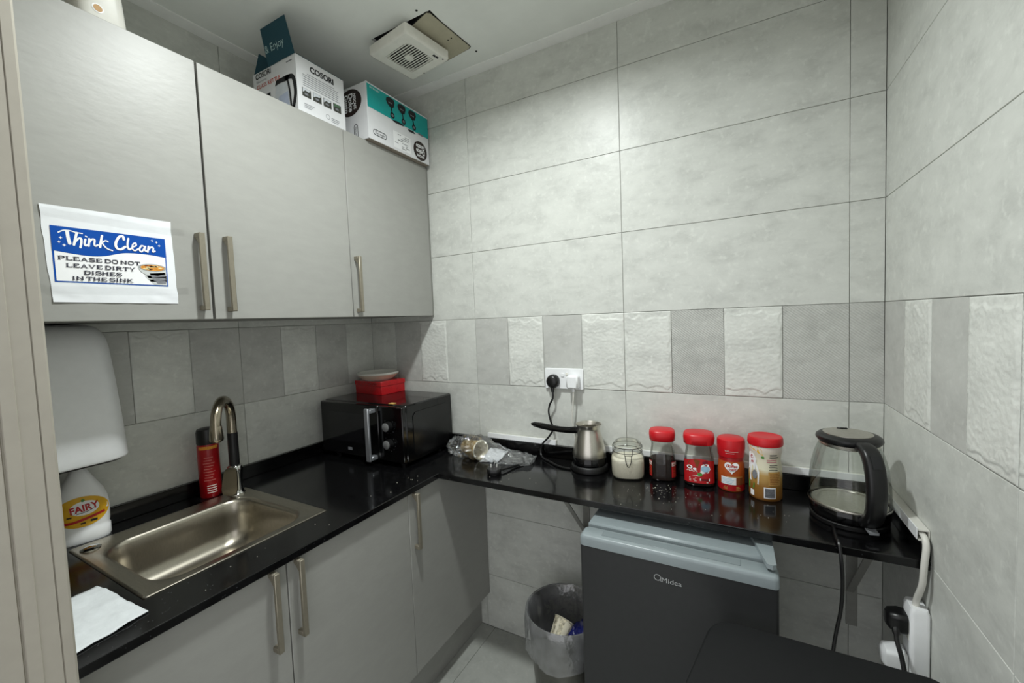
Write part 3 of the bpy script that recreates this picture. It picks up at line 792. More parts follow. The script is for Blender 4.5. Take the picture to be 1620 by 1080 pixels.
# embossed side panel
m = MB().prism([(my0 + 0.060, mz0 + 0.035), (my0 + 0.060, mz1 - 0.050), (my0 + 0.075, mz1 - 0.035), (my1 - 0.050, mz1 - 0.035), (my1 - 0.035, mz1 - 0.050), (my1 - 0.035, mz0 + 0.035), (my1 - 0.05, mz0 + 0.02), (my0 + 0.075, mz0 + 0.02)], mx1 - 0.002, mx1 + 0.003, 'yz')
m.build('side_panel', M('black_enamel', '0c0c0d', 0.22, nscale=60, namt=0.2), t)
for fx in (mx0 + 0.05, mx1 - 0.05):
    for fy in (my0 + 0.05, my1 - 0.04): MB().lathe([(0.014, 0), (0.016, 0.015)], 12, (fx, fy, ZC)).build('foot', BLACK, t)

rb = thing('sweet_box', 'small red box on top of the microwave', 'box', (0.163, -0.118, mz1), math.radians(-5))
MB().box(-0.096, 0.096, -0.071, 0.071, 0.0, 0.046, 0.001).build('tray', REDBOX, rb, world=False)
MB().box(-0.098, 0.098, -0.073, 0.073, 0.040, 0.062, 0.0012).build('lid', REDBOX, rb, world=False)
m = MB()
for k in range(5): m.stroke(fny(-0.0738), [(-0.080 + 0.03 * k, 0.045), (-0.07 + 0.03 * k, 0.055), (-0.055 + 0.03 * k, 0.048)], 0.0022)
m.build('print', M('print_dark_red', '7c0a12', 0.4), rb, world=False, recalc=False)
bwl = thing('shallow_bowl', 'shallow white bowl on top of the red box', 'bowl', (0.156, -0.122, mz1 + 0.0625))
MB().lathe([(0.0, 0.004), (0.045, 0.004), (0.062, 0.002), (0.064, 0.0), (0.074, 0.008), (0.096, 0.026), (0.099, 0.030), (0.099, 0.036), (0.096, 0.038), (0.092, 0.034), (0.070, 0.014), (0.04, 0.010), (0, 0.009)], 40).build('dish', PORC, bwl, world=False)
MB().lathe([(0.0755, 0.007), (0.0985, 0.0265), (0.0995, 0.028), (0.0765, 0.009)], 40, cap0=False, cap1=False).build('rim_band', M('peach_glaze', 'd0bda9', 0.3), bwl, world=False)
o = MB().box(0.436, 0.462, -0.338, -0.318, mz1, mz1 + 0.0022, 0.0005).build('paper_scrap', M('yellow_paper', 'c9a25a', 0.7)); tag(o, 'tiny yellow paper scrap on the front edge of the microwave', 'scrap')

# ================================================================== SHELF RUN
# -------- paper cup in a clear bag
cpz = ZC + 0.042
t = thing('paper_cup', 'gold paper cup lying on its side in a clear bag', 'cup', (0.72, -0.135, ZC))
ax = Vector((0.96, -0.27, 0.03)).normalized(); s1 = ax.cross(Vector((0, 0, 1))).normalized(); s2 = s1.cross(ax)
def cuploops(pr):
    c0 = Vector((0.668, -0.128, cpz - 0.004))
    return [[tuple(c0 + ax * h + r * (math.cos(2 * PI * i / 28) * s1 + math.sin(2 * PI * i / 28) * s2)) for i in range(28)] for h, r in pr]
MB().loft(cuploops([(0.0, 0.028), (0.002, 0.029), (0.098, 0.0385)]), True, False).build('wall', GOLD, t)
MB().loft(cuploops([(0.0975, 0.0380), (0.096, 0.0405), (0.099, 0.0415), (0.102, 0.0405), (0.101, 0.0375), (0.006, 0.0278), (0.006, 0.001)]), False, True).build('lining', CREAM, t)

def crumple(name, mat, label, cat, path, seed, n=26, amp=0.35, zmin=ZC + 0.001):
    """path: (x, y, z, half width, half height) stations"""
    P = catmull(path, 6); loops = []
    for k, (x, y, z, w_, h_) in enumerate(P):
        q = P[min(k + 1, len(P) - 1)]; p0 = P[max(k - 1, 0)]
        tx_, ty_ = q[0] - p0[0], q[1] - p0[1]; d_ = math.hypot(tx_, ty_) or 1; nx, ny = -ty_ / d_, tx_ / d_
        lp = []
        for i in range(n):
            a = 2 * PI * i / n
            f_ = 1 + amp * noise.noise(Vector((math.cos(a) * 2.2, math.sin(a) * 2.2, k * 0.55 + seed))) + 0.5 * amp * noise.noise(Vector((math.cos(a) * 6, math.sin(a) * 6, k * 1.3 + seed)))
            lp.append((x + nx * w_ * f_ * math.cos(a), y + ny * w_ * f_ * math.cos(a), max(zmin, z + h_ * f_ * math.sin(a))))
        loops.append(lp)
    o = MB().loft(loops, True, True).build(name, mat, smooth=25)
    return tag(o, label, cat)
crumple('plastic_bag', FILM, 'crinkled clear plastic bag around the gold paper cup', 'plastic bag',
        [(0.590, -0.128, ZC + 0.034, 0.016, 0.012), (0.610, -0.130, ZC + 0.040, 0.044, 0.034), (0.66, -0.130, ZC + 0.042, 0.052, 0.040), (0.73, -0.135, ZC + 0.043, 0.058, 0.046),
         (0.79, -0.135, ZC + 0.034, 0.066, 0.038), (0.86, -0.128, ZC + 0.020, 0.066, 0.022), (0.93, -0.118, ZC + 0.014, 0.062, 0.014), (0.985, -0.108, ZC + 0.010, 0.052, 0.008)], 3.3, 64, 0.42)
m = MB(); n = 12
for j in range(n + 1):
    for i in range(n + 1):
        u, v = i / n, j / n
        p = Vector((0.775 + 0.075 * u, -0.185 + 0.095 * v + 0.02 * u, ZC + 0.004 + 0.030 * v * (1 - 0.4 * u) + 0.006 * noise.noise(Vector((u * 4, v * 4, 2)))))
        m.v.append(tuple(p))
for j in range(n):
    for i in range(n): a = j * (n + 1) + i; m.f.append((a, a + 1, a + n + 2, a + n + 1)); m.m.append(0)
o = m.build('napkin', PAPER, smooth=60); tag(o, 'folded pale paper napkin beside the gold cup', 'napkin')
o.modifiers.new('thick', 'SOLIDIFY').thickness = 0.0015

# -------- loose plug, pins up, with its cable
px_, py_ = 0.897, -0.268
t = thing('power_plug', 'black three-pin plug lying pins up near the shelf edge', 'plug', (px_, py_, ZC), math.radians(25))
MB().loft([loop3(rrect(0, 0, 0.046, 0.050, 0.016), 0.0), loop3(rrect(0, 0, 0.054, 0.056, 0.018), 0.006), loop3(rrect(0, 0, 0.054, 0.056, 0.018), 0.018), loop3(rrect(0, 0, 0.048, 0.050, 0.016), 0.022)]).build('body', BLACK, t, world=False)
for (qx, qy, w_, d_, h_) in ((-0.011, -0.008, 0.0065, 0.004, 0.017), (0.011, -0.008, 0.0065, 0.004, 0.017), (0.0, 0.013, 0.004, 0.008, 0.022)):
    MB().box(qx - w_ / 2, qx + w_ / 2, qy - d_ / 2, qy + d_ / 2, 0.022, 0.022 + h_, 0.0006).build('pin', CHROME, t, world=False)
MB().tube(catmull([(0.022, 0.006, 0.011), (0.045, 0.025, 0.010), (0.075, 0.060, 0.006), (0.11, 0.10, 0.005), (0.10, 0.165, 0.005)], 6), 0.0042, 8).build('cable', BLACK, t, world=False)
# -------- electric coffee pot
cx, cy = 1.214, -0.086
t = thing('coffee_pot', 'steel Turkish coffee pot with a long black handle', 'coffee pot', (cx, cy, ZC))
MB().lathe([(0.066, 0.0), (0.070, 0.004), (0.070, 0.018), (0.066, 0.024), (0.062, 0.026)], 36).build('heating_base', M('heater_black', '0a0a0b', 0.45), t, world=False)
MB().lathe([(0.060, 0.0262), (0.0645, 0.029), (0.0650, 0.050), (0.0625, 0.0545)], 36).build('lower_band', BLACKG, t, world=False)
MB().lathe([(0.0622, 0.0545), (0.0630, 0.058), (0.0605, 0.080), (0.0535, 0.112), (0.0450, 0.142), (0.0415, 0.156), (0.0425, 0.164), (0.0485, 0.174), (0.0490, 0.1755), (0.0475, 0.1755),
            (0.0410, 0.164), (0.0400, 0.156), (0.0435, 0.142), (0.052, 0.112), (0.058, 0.08), (0.058, 0.062), (0.0, 0.061)], 40).build('jug', STEEL, t, world=False)
hdir = Vector((-0.985, 0.02, 0)); base = Vector((0, 0, 0.146))
hp = []
for k, (s_, dz, r_) in enumerate(((0.040, 0.0, 0.012), (0.055, 0.0, 0.0135), (0.08, -0.003, 0.0125), (0.12, -0.004, 0.012), (0.165, -0.001, 0.0125), (0.205, 0.003, 0.0125), (0.235, 0.006, 0.010), (0.250, 0.007, 0.003))):
    hp.append((tuple(base + hdir * s_ + Vector((0, 0, dz))), r_))
MB().tube([p for p, _ in hp], [r for _, r in hp], 12).build('handle', BLACKG, t, world=False)

# -------- clip-top sugar jar
cx, cy = 1.360, -0.094
rz = facing(cx, cy) + 0.05
t = thing('sugar_jar', 'clip-top glass jar filled with white sugar', 'jar', (cx, cy, ZC), rz)
def sq(r, z, k): # rounded square loop
    return [(r * math.copysign(abs(math.cos(a)) ** k, math.cos(a)), r * math.copysign(abs(math.sin(a)) ** k, math.sin(a)), z) for a in [2 * PI * i / 40 for i in range(40)]]
js = [(0.044, 0.0, .75), (0.055, 0.003, .72), (0.0585, 0.014, .68), (0.0590, 0.060, .68), (0.0585, 0.072, .70), (0.054, 0.084, .8), (0.0505, 0.090, 1.0), (0.0505, 0.097, 1.0)]
MB().loft([sq(*q) for q in js], True, False).build('body', GLASSJ, t, world=False, smooth=50)
sg = [(0.042, 0.003, .75), (0.0525, 0.006, .72), (0.0560, 0.016, .68), (0.0565, 0.060, .68), (0.0555, 0.068, .7), (0.052, 0.071, .75), (0.03, 0.073, .9)]
MB().loft([sq(*q) for q in sg]).build('sugar', SUGAR, t, world=False, smooth=50)
MB().lathe([(0.0530, 0.0985), (0.0545, 0.101), (0.0545, 0.107), (0.052, 0.110), (0.049, 0.114), (0.048, 0.121), (0.040, 0.129), (0.022, 0.133), (0, 0.134)], 40, cap0=False).build('lid', GLASSJ, t, world=False)
m = MB(); rr_ = 0.0002
for zz, rad in ((0.0935, 0.0522), (0.1115, 0.0520)):
    m.tube([(rad * math.cos(2 * PI * i / 40), rad * math.sin(2 * PI * i / 40), zz) for i in range(41)], 0.0012, 6)
m.tube([(0.052, -0.014, 0.1115), (0.057, -0.014, 0.112), (0.057, 0.014, 0.112), (0.052, 0.014, 0.1115)], 0.0013, 6)
m.tube([(0.057, -0.014, 0.112), (0.059, -0.013, 0.090), (0.060, 0.013, 0.090), (0.057, 0.014, 0.112)], 0.0013, 6)
m.tube(catmull([(0.060, -0.011, 0.092), (0.0605, -0.009, 0.070), (0.062, -0.004, 0.055), (0.0625, 0.0, 0.052), (0.062, 0.004, 0.055), (0.0605, 0.009, 0.070), (0.060, 0.011, 0.092)], 4), 0.0013, 6)
m.build('wire_clip', M('clip_wire', '5a5853', 0.35, metal=0.9), t, world=False)

# -------- coffee jars
def coffee_jar(cx, cy, label, sc, fill, second):
    rz = facing(cx, cy)
    t = thing('coffee_jar', label, 'jar', (cx, cy, ZC), rz, 'instant coffee jars with red lids')
    def lp(w, d, z): return [(d * math.copysign(abs(math.cos(a)) ** .75, math.cos(a)), w * math.copysign(abs(math.sin(a)) ** .75, math.sin(a)), z) for a in [2 * PI * i / 40 for i in range(40)]]
    S = sc
    pr = [(0.038, 0.033, 0.0), (0.0435, 0.037, 0.004), (0.0440, 0.037, 0.02), (0.0430, 0.035, 0.05), (0.0425, 0.034, 0.075), (0.0400, 0.033, 0.100), (0.0365, 0.032, 0.118), (0.0370, 0.033, 0.128), (0.0385, 0.036, 0.138), (0.036, 0.036, 0.142)]
    pr = [(w * S, d * S, z) for w, d, z in pr]
    MB().loft([lp(*q) for q in pr], True, False).build('glass', GLASSJ, t, world=False, smooth=50)
    def at(z):
        for (w0, d0, z0), (w1, d1, z1) in zip(pr, pr[1:]):
            if z0 <= z <= z1: k = (z - z0) / (z1 - z0); return w0 + (w1 - w0) * k, d0 + (d1 - d0) * k
        return pr[-1][:2]
    zs = [0.004, 0.01, 0.02, 0.04, 0.06, 0.075, 0.09]; zs = [z for z in zs if z < fill] + [fill]
    MB().loft([lp(at(z)[0] - 0.0035, at(z)[1] - 0.0035, z) for z in zs]).build('coffee', COFFEE, t, world=False, smooth=50)
    def f(a, b, lift=0.0008):
        w_, d_ = at(b); s_ = max(-1, min(1, a / w_)); tt = math.asin(math.copysign(abs(s_) ** (1 / .75), s_))
        return ((d_ + lift) * abs(math.cos(tt)) ** .75, (w_ + lift) * math.copysign(abs(math.sin(tt)) ** .75, math.sin(tt)), b)
    L1 = 0.0405 * S
    # printed label pieces
    m = MB(); LABM = [REDP, BROWNP, PRINTW, LBLUE, GREENP, PINK, M('label_crimson', '7d0d22', 0.5), INK]
    if second:
        top = lambda a: 0.083 + 0.012 * math.cos(a / L1 * 1.4)
        na = 16
        v = []; fc = []
        for i in range(na + 1):
            a = -L1 + 2 * L1 * i / na
            for j in range(7): v.append(f(a, 0.014 + 0.006 * (1 - (a / L1) ** 2) * 0 + (top(a) - 0.014) * j / 6))
        for i in range(na):
            for j in range(6): fc.append((i * 7 + j, (i + 1) * 7 + j, (i + 1) * 7 + j + 1, i * 7 + j + 1))
        m.add(v, fc, 0)
        g = lambda a, b: f(a, b, 0.0014)
        g2 = lambda a, b: f(a, b, 0.0020)
        # brown upper field, white swoosh, blue and green patches
        m.mark(g, [(-0.036, 0.062), (-0.005, 0.064), (0.004, 0.090), (-0.012, 0.093), (-0.030, 0.086)], 1)
        m.disc(g, -0.028, 0.066, 0.0085, 0.0062, 2, 16, 1); m.disc(g2, -0.028, 0.066, 0.0045, 0.0034, 1, 12, 1)
        m.disc(g, -0.013, 0.061, 0.0055, 0.0036, 2, 12, 1)
        m.mark(g, [(-0.022, 0.038), (-0.008, 0.040), (0.004, 0.052), (0.006, 0.072), (0.014, 0.080), (0.028, 0.078), (0.033, 0.062), (0.028, 0.050), (0.012, 0.047), (0.002, 0.037)], 2)
        m.disc(g2, 0.018, 0.063, 0.013, 0.010, 3, 18, 1); m.disc(g2, 0.002, 0.044, 0.008, 0.006, 4, 14, 1)
        m.disc(g2, 0.015, 0.083, 0.006, 0.005, 6, 12, 1); m.disc(g2, 0.021, 0.086, 0.005, 0.004, 6, 12, 1)
        for k in range(3): m.stroke(g, [(-0.036 + k * 0.011, 0.053), (-0.032 + k * 0.011, 0.057), (-0.028 + k * 0.011, 0.052)], 0.0025, 5)
        m.rect(g, 0.002, 0.031, 0.023, 0.031, 2)
        for k in range(9): m.rect(g2, 0.005 + k * 0.0027, 0.0062 + k * 0.0027 + 0.0006 * (k % 2), 0.0240, 0.0300, 7)
        for k in range(3): m.rect(g, -0.030, -0.008 - 0.004 * (k % 2), 0.020 + k * 0.005, 0.0222 + k * 0.005, 5)
        m.disc(g, 0.024, 0.0185, 0.003, 0.0022, 5, 10, 1)
    else:
        for sgn in (-1, 1):
            a0, a1 = (0.029, 0.0425) if sgn > 0 else (-0.0425, -0.034)
            m.rect(lambda a, b: f(a, b), a0 * S, a1 * S, 0.016, 0.070, 0, 6, 6)
            for k in range(5): m.stroke(lambda a, b: f(a, b, 0.0014), [((a0 + a1) / 2 * S - 0.004, 0.022 + k * 0.009), ((a0 + a1) / 2 * S, 0.026 + k * 0.009), ((a0 + a1) / 2 * S + 0.004, 0.021 + k * 0.009)], 0.0018, 1)
            m.rect(lambda a, b: f(a, b, 0.0014), a0 * S, a1 * S, 0.055, 0.068, 5, 4, 2)
            if sgn < 0: m.build('label', LABM, t, world=False, recalc=False, smooth=60); m = MB()
    m.build('label', LABM, t, world=False, recalc=False, smooth=60)
    lw = [(0.0395, 0.0375, 0.1400), (0.0425, 0.0405, 0.1425), (0.0440, 0.0415, 0.160), (0.0430, 0.0405, 0.170), (0.040, 0.0375, 0.1755), (0.034, 0.032, 0.1775), (0.010, 0.010, 0.179)]
    MB().loft([lp(w * S, d * S, z) for w, d, z in lw]).build('lid', RED, t, world=False, smooth=50)
    return t
coffee_jar(1.478, -0.074, 'clear glass coffee jar with a red lid, half full of dark coffee', 1.00, 0.076, False)
coffee_jar(1.596, -0.070, 'glass coffee jar with a red lid and a colourful red label', 1.12, 0.02, True)

# -------- creamer canisters
cx, cy = 1.693, -0.072
t = thing('creamer_canister', 'small copper-orange creamer canister with a white heart logo', 'canister', (cx, cy, ZC), group='creamer canisters with red lids')
pr = [(0.037, 0.0), (0.0395, 0.003), (0.0395, 0.062), (0.0385, 0.085), (0.0365, 0.098), (0.0360, 0.110), (0.0375, 0.120), (0.0385, 0.128)]
MB().lathe(pr, 40).build('body', COPPERB, t, world=False)
MB().lathe([(0.0387, 0.1105), (0.0395, 0.113), (0.0405, 0.130), (0.0415, 0.136), (0.0415, 0.158), (0.0400, 0.166), (0.035, 0.170), (0.0, 0.171)], 40, cap0=False).build('lid', RED, t, world=False)
a0 = facing(cx, cy); fn = fround(pr, a0); fn2 = fround(pr, a0, 0.0012); fn3 = fround(pr, a0, 0.0018)
m = MB()
m.rect(fn, -0.06, 0.06, 0.098, 0.110, 3, 24, 1); m.rect(fn, -0.06, 0.06, 0.004, 0.024, 3, 24, 2)
heart = []
for i in range(28):
    a = 2 * PI * i / 28; heart.append((0.022 / 16 * 16 * math.sin(a) ** 3 + 0.002, 0.080 + 0.021 / 16 * (13 * math.cos(a) - 5 * math.cos(2 * a) - 2 * math.cos(3 * a) - math.cos(4 * a))))
m.mark(fn2, heart, 0)
m.text(fn3, 'Coffee', 0.002, 0.085, 0.013, 1, bold=0.02, shear=0.2, width=0.033)
m.text(fn3, 'mate', 0.004, 0.0755, 0.012, 1, bold=0.02, shear=0.2, width=0.022)
m.stroke(fn3, [(-0.003, 0.067), (0.008, 0.069)], 0.001, 2)
m.rect(fn2, -0.030, 0.014, 0.024, 0.048, 0, 8, 3)
for k in range(4): m.rect(fn3, -0.027, 0.002 + 0.003 * (k % 3), 0.028 + k * 0.0048, 0.0295 + k * 0.0048, 4, 5, 1)
m.rect(fn2, -0.012, 0.035, 0.0485, 0.051, 5, 8, 1); m.rect(fn2, 0.016, 0.036, 0.024, 0.047, 6, 5, 3)
for k in range(3): m.rect(fn2, -0.024 + 0.002 * k, -0.010, 0.008 + k * 0.004, 0.0095 + k * 0.004, 5, 3, 1); m.rect(fn2, 0.014, 0.030 - 0.003 * k, 0.007 + k * 0.0045, 0.009 + k * 0.0045, 5, 3, 1)
m.build('label', [PRINTW, REDP, INK, REDCAN, LBLUE, TAN, BROWNP], t, world=False, recalc=False, smooth=60)
lf = lambda a, b: (0.0424 * math.cos(a0 + a / 0.042), 0.0424 * math.sin(a0 + a / 0.042), b)
lf2 = lambda a, b: (0.0424 * math.cos(a0 + a / 0.042), 0.0424 * math.sin(a0 + a / 0.042), b)
m = MB(); lg = fround([(0.0395, 0.113), (0.0405, 0.130), (0.0415, 0.136), (0.0415, 0.158)], a0, 0.0006)
m.text(lg, 'THE', -0.012, 0.133, 0.007, 0, bold=0.02); m.rect(lg, -0.005, 0.022, 0.1305, 0.132, 0, 6, 1); m.rect(lg, -0.016, 0.010, 0.125, 0.1262, 0, 6, 1)
m.build('lid_print', PINK, t, world=False, recalc=False)

cx, cy = 1.788, -0.102
t = thing('creamer_canister', 'tall cream and brown creamer canister with a barcode, beside the kettle', 'canister', (cx, cy, ZC), group='creamer canisters with red lids')
pr = [(0.0420, 0.0), (0.0445, 0.003), (0.0450, 0.010), (0.0450, 0.075), (0.0435, 0.100), (0.0415, 0.122), (0.0420, 0.135), (0.0445, 0.146), (0.0455, 0.162), (0.0445, 0.168)]
MB().lathe(pr, 44).build('body', CREAMER, t, world=False)
MB().lathe([(0.0450, 0.1655), (0.0475, 0.167), (0.0485, 0.172), (0.0480, 0.186), (0.0455, 0.1915), (0.040, 0.193), (0.036, 0.1915), (0, 0.1915)], 44, cap0=False).build('lid', RED, t, world=False)
a0 = facing(cx, cy); fn = fround(pr, a0); fn2 = fround(pr, a0, 0.0012); fn3 = fround(pr, a0, 0.0018)
m = MB()
m.mark(fn, [(-0.046, 0.166), (-0.020, 0.166), (-0.010, 0.158), (-0.006, 0.140), (-0.018, 0.146), (-0.034, 0.154), (-0.046, 0.158)], 0)       # yellow swirl
m.mark(fn2, [(-0.058, 0.090), (-0.030, 0.090), (-0.026, 0.125), (-0.034, 0.140), (-0.046, 0.146), (-0.058, 0.14)], 1)                         # white heart edge at the left
m.text(fn3, 'Co', -0.040, 0.130, 0.016, 2, bold=0.02, shear=0.2); m.text(fn3, 'm', -0.041, 0.117, 0.014, 2, bold=0.02, shear=0.2)
m.mark(fn2, [(-0.048, 0.056), (-0.018, 0.048), (-0.016, 0.088), (-0.026, 0.112), (-0.048, 0.104)], 1); m.disc(fn3, -0.030, 0.078, 0.008, 0.014, 6, 14, 2)
m.mark(fn2, [(-0.056, 0.030), (-0.032, 0.034), (-0.030, 0.050), (-0.056, 0.054)], 5); m.rect(fn2, -0.046, -0.032, 0.010, 0.028, 1, 3, 3)
m.rect(fn2, -0.004, 0.028, 0.010, 0.044, 1, 6, 4); m.rect(fn3, -0.001, 0.025, 0.013, 0.041, 6, 6, 3)
for k in range(8): m.rect(fn3, -0.001, 0.025, 0.014 + k * 0.0034, 0.0155 + k * 0.0034, 3, 6, 1)
m.rect(fn2, 0.008, 0.044, 0.050, 0.092, 4, 8, 4)
for k in range(7): m.rect(fn3, 0.012, 0.036 + 0.003 * (k % 3), 0.055 + k * 0.005, 0.0565 + k * 0.005, 7, 4, 1)
for k in range(4): m.rect(fn2, 0.010 + 0.002 * (k % 2), 0.036, 0.097 + k * 0.0045, 0.0988 + k * 0.0045, 3, 4, 1)
for k in range(2): m.rect(fn2, 0.004, 0.034, 0.120 + k * 0.006, 0.1225 + k * 0.006, 8, 4, 1)
for k in range(2): m.rect(fn2, 0.012, 0.040 - 0.006 * k, 0.134 + k * 0.007, 0.137 + k * 0.007, 3, 4, 1)
m.disc(fn2, -0.007, 0.134, 0.005, 0.004, 5, 12, 1)
m.build('label', [YELLOW, PRINTW, REDP, INK, TAN, GREENP, INKG, BROWNP, M('label_pink_print', 'c07a80', 0.5)], t, world=False, recalc=False, smooth=60)

# -------- glass kettle
cx, cy = 1.979, -0.178
t = thing('glass_kettle', 'glass electric kettle with black base, lid and handle', 'kettle', (cx, cy, ZC))
MB().lathe([(0.084, 0.0), (0.087, 0.003), (0.087, 0.012), (0.082, 0.016), (0.078, 0.017)], 44).build('power_base', BLACK, t, world=False)
MB().lathe([(0.080, 0.0175), (0.087, 0.019), (0.0885, 0.024), (0.0885, 0.045), (0.086, 0.049), (0.0, 0.049)], 44).build('lower_collar', BLACKG, t, world=False)
MB().lathe([(0.0, 0.0495), (0.070, 0.0495), (0.072, 0.052), (0.080, 0.052), (0.0835, 0.049)], 44, cap0=False, cap1=False).build('heating_plate', STEEL, t, world=False)
MB().lathe([(0.0880, 0.047), (0.0895, 0.056), (0.0900, 0.075), (0.0885, 0.110), (0.084, 0.150), (0.076, 0.184), (0.066, 0.210)], 44, cap0=False, cap1=False).build('glass_jug', GLASS, t, world=False)
MB().lathe([(0.0905, 0.0470), (0.0915, 0.050), (0.0905, 0.0535)], 44, cap0=False, cap1=False).build('collar_ring', STEEL, t, world=False)
MB().lathe([(0.063, 0.205), (0.066, 0.207), (0.067, 0.215), (0.065, 0.2165)], 44).build('neck_ring', STEEL, t, world=False)
MB().lathe([(0.062, 0.2167), (0.070, 0.218), (0.0735, 0.224), (0.0725, 0.230), (0.066, 0.2355), (0.057, 0.238), (0.0, 0.238)], 44).build('lid', BLACK, t, world=False)
MB().lathe([(0.055, 0.2375), (0.055, 0.2392), (0.0, 0.2396)], 40, (-0.002, 0.0, 0)).build('lid_plate', STEEL, t, world=False)
MB().box(-0.018, 0.006, 0.042, 0.050, 0.2392, 0.2415, 0.001).build('lid_latch', BLACK, t, world=False)
# handle: loop towards the camera's right
ha = math.radians(-76); hx, hy = math.cos(ha), math.sin(ha); sxv, syv = -hy, hx
path = [(0.052, 0.222), (0.080, 0.222), (0.104, 0.210), (0.121, 0.180), (0.129, 0.138), (0.128, 0.094), (0.118, 0.058), (0.100, 0.038), (0.084, 0.030)]
wid = [0.018, 0.019, 0.0200, 0.0205, 0.0205, 0.0200, 0.0195, 0.019, 0.017]; thk = [0.008, 0.012, 0.014, 0.014, 0.0135, 0.0135, 0.014, 0.014, 0.012]
PP = catmull([(a, b, w_, k_) for (a, b), w_, k_ in zip(path, wid, thk)], 4); loops = []
for i, (r_, z_, w_, k_) in enumerate(PP):
    a, b = PP[max(i - 1, 0)], PP[min(i + 1, len(PP) - 1)]; dr, dz = b[0] - a[0], b[1] - a[1]; d_ = math.hypot(dr, dz) or 1
    nr, nz_ = dz / d_, -dr / d_; lp = []
    for q in range(14):
        aa = 2 * PI * q / 14; u = w_ * math.copysign(abs(math.cos(aa)) ** .6, math.cos(aa)); v = k_ * math.copysign(abs(math.sin(aa)) ** .6, math.sin(aa))
        rr2, zz = r_ + nr * v, z_ + nz_ * v; lp.append((hx * rr2 + sxv * u, hy * rr2 + syv * u, zz))
    loops.append(lp)
hb = MB().loft(loops).build('handle', BLACK, t, world=False, smooth=50)
m = MB(); ml = []
for s_, zc in ((0.0, 0.0), (0.5, 0.0), (1.0, 0.0)):
    r_, z_ = 0.117 + 0.013 * s_, 0.212 - 0.028 * s_
    ml.append([(hx * (r_ + q) + sxv * u, hy * (r_ + q) + syv * u, z_ + 0.4 * q) for u, q in ((-0.011, 0), (0.011, 0), (0.010, 0.006), (-0.010, 0.006))])
m.loft(ml).build('lid_button', BLACKM, hb, world=False)
sw = MB(); fx_, fy_ = hx * 0.100, hy * 0.100
sw.loft([[(hx * r_ + sxv * u, hy * r_ + syv * u, 0.020 + z_) for u in (-0.010, 0.010)] + [(hx * r_ + sxv * u, hy * r_ + syv * u, 0.025 + z_) for u in (0.010, -0.010)] for r_, z_ in ((0.088, 0.004), (0.105, 0.0), (0.122, -0.004))])
sw.build('switch', clear_mat('clear_switch', (0.7, 0.72, 0.74), 0.2, 0.15, (0.6, 0.62, 0.65), 0.25), t, world=False)
# lead over the shelf front and down
MB().tube(catmull([(-0.045, -0.070, 0.008), (-0.050, -0.140, 0.007), (-0.0505, -0.178, 0.008), (-0.048, -0.191, -0.03), (-0.045, -0.188, -0.09), (-0.047, -0.18, -0.16), (-0.060, -0.18, -0.25), (-0.08, -0.19, -0.45)], 6), 0.0042, 8).build('power_lead', BLACK, t, world=False)

# -------- grains of sugar on the shelf
m = MB()
for k in range(95):
    if k < 64: gx_, gy_ = random.gauss(1.480, 0.045), random.gauss(-0.200, 0.055)
    else: gx_, gy_ = random.uniform(0.76, 1.86), random.uniform(-0.33, -0.17)
    if not (YS + 0.006 < gy_ < -0.128): continue
    r_ = random.uniform(0.0003, 0.0007) * (2.4 if k % 41 == 0 else 1)
    m.box(gx_ - r_, gx_ + r_, gy_ - r_, gy_ + r_, ZC, ZC + r_ * 1.4)
for k in range(14):
    gx_, gy_ = random.uniform(0.60, 0.68), random.uniform(-1.15, -0.4); r_ = random.uniform(0.0004, 0.0009)
    m.box(gx_ - r_, gx_ + r_, gy_ - r_, gy_ + r_, ZC, ZC + r_ * 1.4)
o = m.build('sugar_grains', SUGAR, smooth=0); tag(o, 'spilled white sugar grains scattered on the black worktop', 'sugar'); o['kind'] = 'stuff'

# ================================================================== SOCKET, TRUNKING, CABLES
t = thing('wall_socket', 'white double wall socket on the back wall tiles', 'socket', (1.089, 0, 1.194))
MB().box(1.006, 1.172, -0.0115, -0.0008, 1.152, 1.237, 0.0025).build('plate', WHITE, t)
MB().box(1.078, 1.092, -0.0145, -0.0115, 1.203, 1.218, 0.001).build('switch', WHITE, t)
MB().box(1.098, 1.108, -0.0140, -0.0115, 1.208, 1.220, 0.001).build('switch', IVORY, t)
t = thing('power_plug', 'black round plug in the left outlet of the wall socket', 'plug', (1.046, -0.012, 1.182))
pl = [[(1.046 + r * math.cos(2 * PI * i / 24), -0.0118 - dy, 1.184 + 1.05 * r * math.sin(2 * PI * i / 24)) for i in range(24)] for r, dy in ((0.027, 0.0), (0.0275, 0.010), (0.025, 0.022), (0.018, 0.028), (0.006, 0.030))]
MB().loft(pl).build('body', BLACK, t)
m = MB().tube(catmull([(1.046, -0.028, 1.168), (1.047, -0.030, 1.140), (1.046, -0.030, 1.115), (1.030, -0.028, 1.085), (1.024, -0.026, 1.055), (1.030, -0.024, 1.020), (1.040, -0.024, 0.985), (1.020, -0.026, 0.950), (0.992, -0.030, 0.918), (0.985, -0.034, 0.885), (1.000, -0.050, 0.8675),
                       (1.050, -0.085, 0.8668), (1.100, -0.118, 0.8668), (1.150, -0.124, 0.8668)], 6), 0.0040, 8)
m.build('cable', BLACK, t)
MB().tube([(1.046, -0.026, 1.172), (1.047, -0.030, 1.140)], [0.010, 0.006], 10).build('strain_relief', BLACK, t)
t = thing('charger', 'white charger plug in the right outlet of the wall socket', 'charger', (1.137, -0.012, 1.185))
MB().box(1.112, 1.160, -0.047, -0.0118, 1.160, 1.212, 0.006).build('body', WHITE, t)
